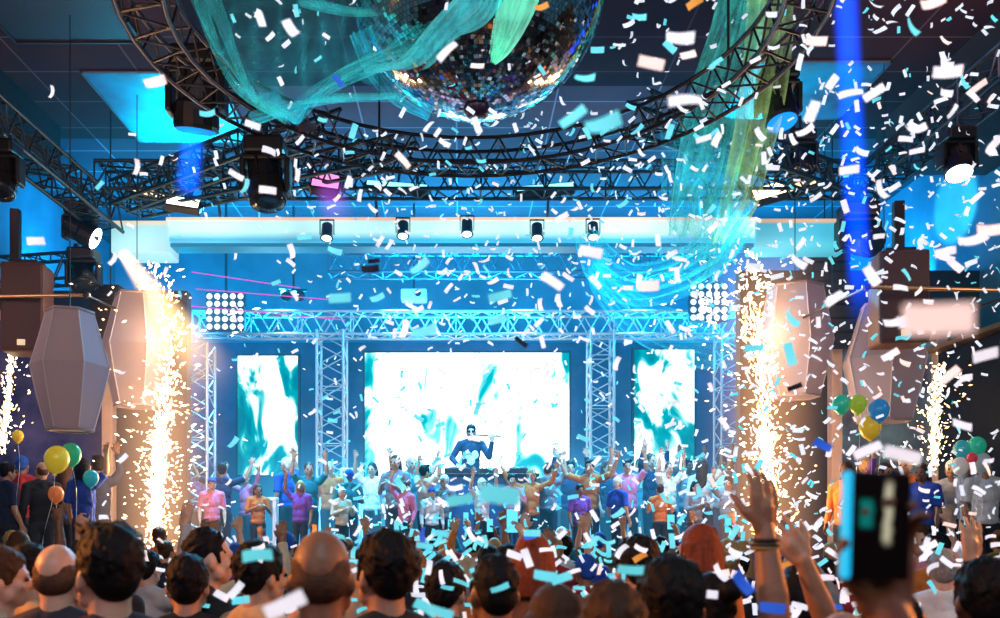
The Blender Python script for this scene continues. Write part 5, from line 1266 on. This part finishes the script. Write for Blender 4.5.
# added warm key spots at both sides, raking across the near crowd
lamp('SPOT', (-5.6, 3.6, 3.3), (-1.2, 2.6, 1.55), 1250, (1, .30, .05), spot_size=R_(55), spot_blend=.7, shadow_soft_size=.2)
lamp('SPOT', (6.2, 4.8, 3.2), (1.0, 2.8, 1.5), 1050, (1, .26, .05), spot_size=R_(60), spot_blend=.7, shadow_soft_size=.2)
lamp('SPOT', (-6.0, 8.5, 4.6), (-4.6, 10.6, 4.0), 50, (1, .6, .5), spot_size=R_(90), spot_blend=.7, shadow_soft_size=.3)
lamp('SPOT', (6.3, 7.8, 4.4), (4.8, 11, 4.0), 50, (1, .62, .52), spot_size=R_(90), spot_blend=.7, shadow_soft_size=.3)
# soft white spot added behind the camera to brighten the airborne confetti
lamp('SPOT', (.5, -2.5, 6.6), (.8, 9, 3.4), 480, (1, .86, .86), spot_size=R_(75), spot_blend=.8, shadow_soft_size=.4)
# unseen coloured lamps added at the rear for sparkle on the mirror ball
for x, y, z, c in ((-2.4, -1.2, 2.9, (1, .75, .85)), (2.8, -1.4, 3.1, (1, .85, .7)), (.2, .6, 3.6, (.7, .85, 1)), (-4.6, 2.2, 4.2, (1, .8, .9)), (4.8, 2.4, 4.2, (.9, .85, 1))):
    lamp('AREA', (x, y, z), BC, 16, c, shape='RECTANGLE', size=2.2, size_y=.5)
for x, y, c in ((-5, -1, (1, .4, .7)), (-2, -3, (1, .8, .5)), (2.5, -2, (.8, .3, 1)), (5.5, 0, (1, .65, .3)), (0, 1, (.4, .8, 1)), (-4, 3, (1, .5, .2)), (5, 3, (.3, .9, .8))):
    lamp('POINT', (x, y, 4.6), None, 75, c, shadow_soft_size=.6)

# ================================================================== haze: lit air over the stage and round the sparks
w = bpy.data.worlds.new('hall_air'); SC.world = w; w.use_nodes = True
nt = w.node_tree; nt.nodes.clear(); wo = node(nt, 'ShaderNodeOutputWorld')
bg = node(nt, 'ShaderNodeBackground'); bg.inputs[0].default_value = (.02, .03, .06, 1); bg.inputs[1].default_value = .05; nt.links.new(bg.outputs[0], wo.inputs[0])
geo = node(nt, 'ShaderNodeNewGeometry'); sp = node(nt, 'ShaderNodeSeparateXYZ'); nt.links.new(geo.outputs['Position'], sp.inputs[0])
X, Yo, Z = sp.outputs
fy = smooth_n(nt, Yo, 8.2, 14.8, 0, 1); fz = smooth_n(nt, Z, .6, 3.0, .55, 1); fx = smooth_n(nt, math_n(nt, 'ABSOLUTE', math_n(nt, 'SUBTRACT', X, .1)), 3.2, 7.2, 1, .35)
st_ = math_n(nt, 'MULTIPLY', math_n(nt, 'MULTIPLY', fy, fz), math_n(nt, 'MULTIPLY', fx, .038))
e1 = node(nt, 'ShaderNodeEmission'); e1.inputs[0].default_value = (.0, .40, .85, 1); nt.links.new(st_, e1.inputs[1])
def glow(c, rad, zlo, zhi, s, col):
    dx = math_n(nt, 'SUBTRACT', X, c.x); dy = math_n(nt, 'SUBTRACT', Yo, c.y)
    d2 = math_n(nt, 'ADD', math_n(nt, 'MULTIPLY', dx, dx), math_n(nt, 'MULTIPLY', dy, dy))
    g_ = math_n(nt, 'EXPONENT', math_n(nt, 'MULTIPLY', d2, -1 / rad ** 2))
    g_ = math_n(nt, 'MULTIPLY', g_, math_n(nt, 'MULTIPLY', smooth_n(nt, Z, zlo - .4, zlo + .4), smooth_n(nt, Z, zhi - .9, zhi + .5, 1, 0)))
    e = node(nt, 'ShaderNodeEmission'); e.inputs[0].default_value = (*col, 1); nt.links.new(math_n(nt, 'MULTIPLY', g_, s), e.inputs[1]); return e
lo = math_n(nt, 'MULTIPLY', math_n(nt, 'MULTIPLY', smooth_n(nt, Yo, 12.4, 13.6), smooth_n(nt, Z, 2.0, 3.6, 1, 0)), math_n(nt, 'MULTIPLY', smooth_n(nt, math_n(nt, 'ABSOLUTE', math_n(nt, 'SUBTRACT', X, .1)), 2.8, 4.6, 1, 0), .15))
e2 = node(nt, 'ShaderNodeEmission'); e2.inputs[0].default_value = (.10, .62, 1, 1); nt.links.new(lo, e2.inputs[1])
es = [e1, e2, glow(W(161, 0, 11) , .46, 1.4, 4.6, .85, (1, .50, .22)), glow(W(766, 0, 11), .44, 1.4, 5.2, .75, (1, .45, .18))]
cur = es[0]
for e in es[1:]:
    ad = node(nt, 'ShaderNodeAddShader'); nt.links.new(cur.outputs[0], ad.inputs[0]); nt.links.new(e.outputs[0], ad.inputs[1]); cur = ad
nt.links.new(cur.outputs[0], wo.inputs['Volume'])
w.cycles.volume_step_size = .35
SC.cycles.volume_max_steps = 18

# ================================================================== camera
cam = bpy.data.cameras.new('camera'); co = bpy.data.objects.new('camera', cam); COL.objects.link(co)
co.location = (0, 0, H0); co.rotation_euler = (PI / 2, 0, 0)
cam.sensor_width = 36; cam.lens = F / 1000 * 36; cam.shift_x = (500 - CX) / 1000; cam.shift_y = (CY - 309) / 1000
cam.clip_start = .05; cam.clip_end = 100
cam.dof.use_dof = True; cam.dof.focus_distance = 11.5; cam.dof.aperture_fstop = 2.8
SC.camera = co
SC.view_settings.view_transform = 'Standard'; SC.view_settings.look = 'None'; SC.view_settings.exposure = 0; SC.view_settings.gamma = 1
SC.cycles.use_denoising = True; SC.cycles.max_bounces = 6; SC.cycles.diffuse_bounces = 2; SC.cycles.glossy_bounces = 3; SC.cycles.transparent_max_bounces = 12; SC.cycles.volume_bounces = 0; SC.cycles.volume_step_rate = 1
SC.cycles.sample_clamp_indirect = 4; SC.cycles.use_light_tree = True; SC.cycles.caustics_reflective = False; SC.cycles.caustics_refractive = False
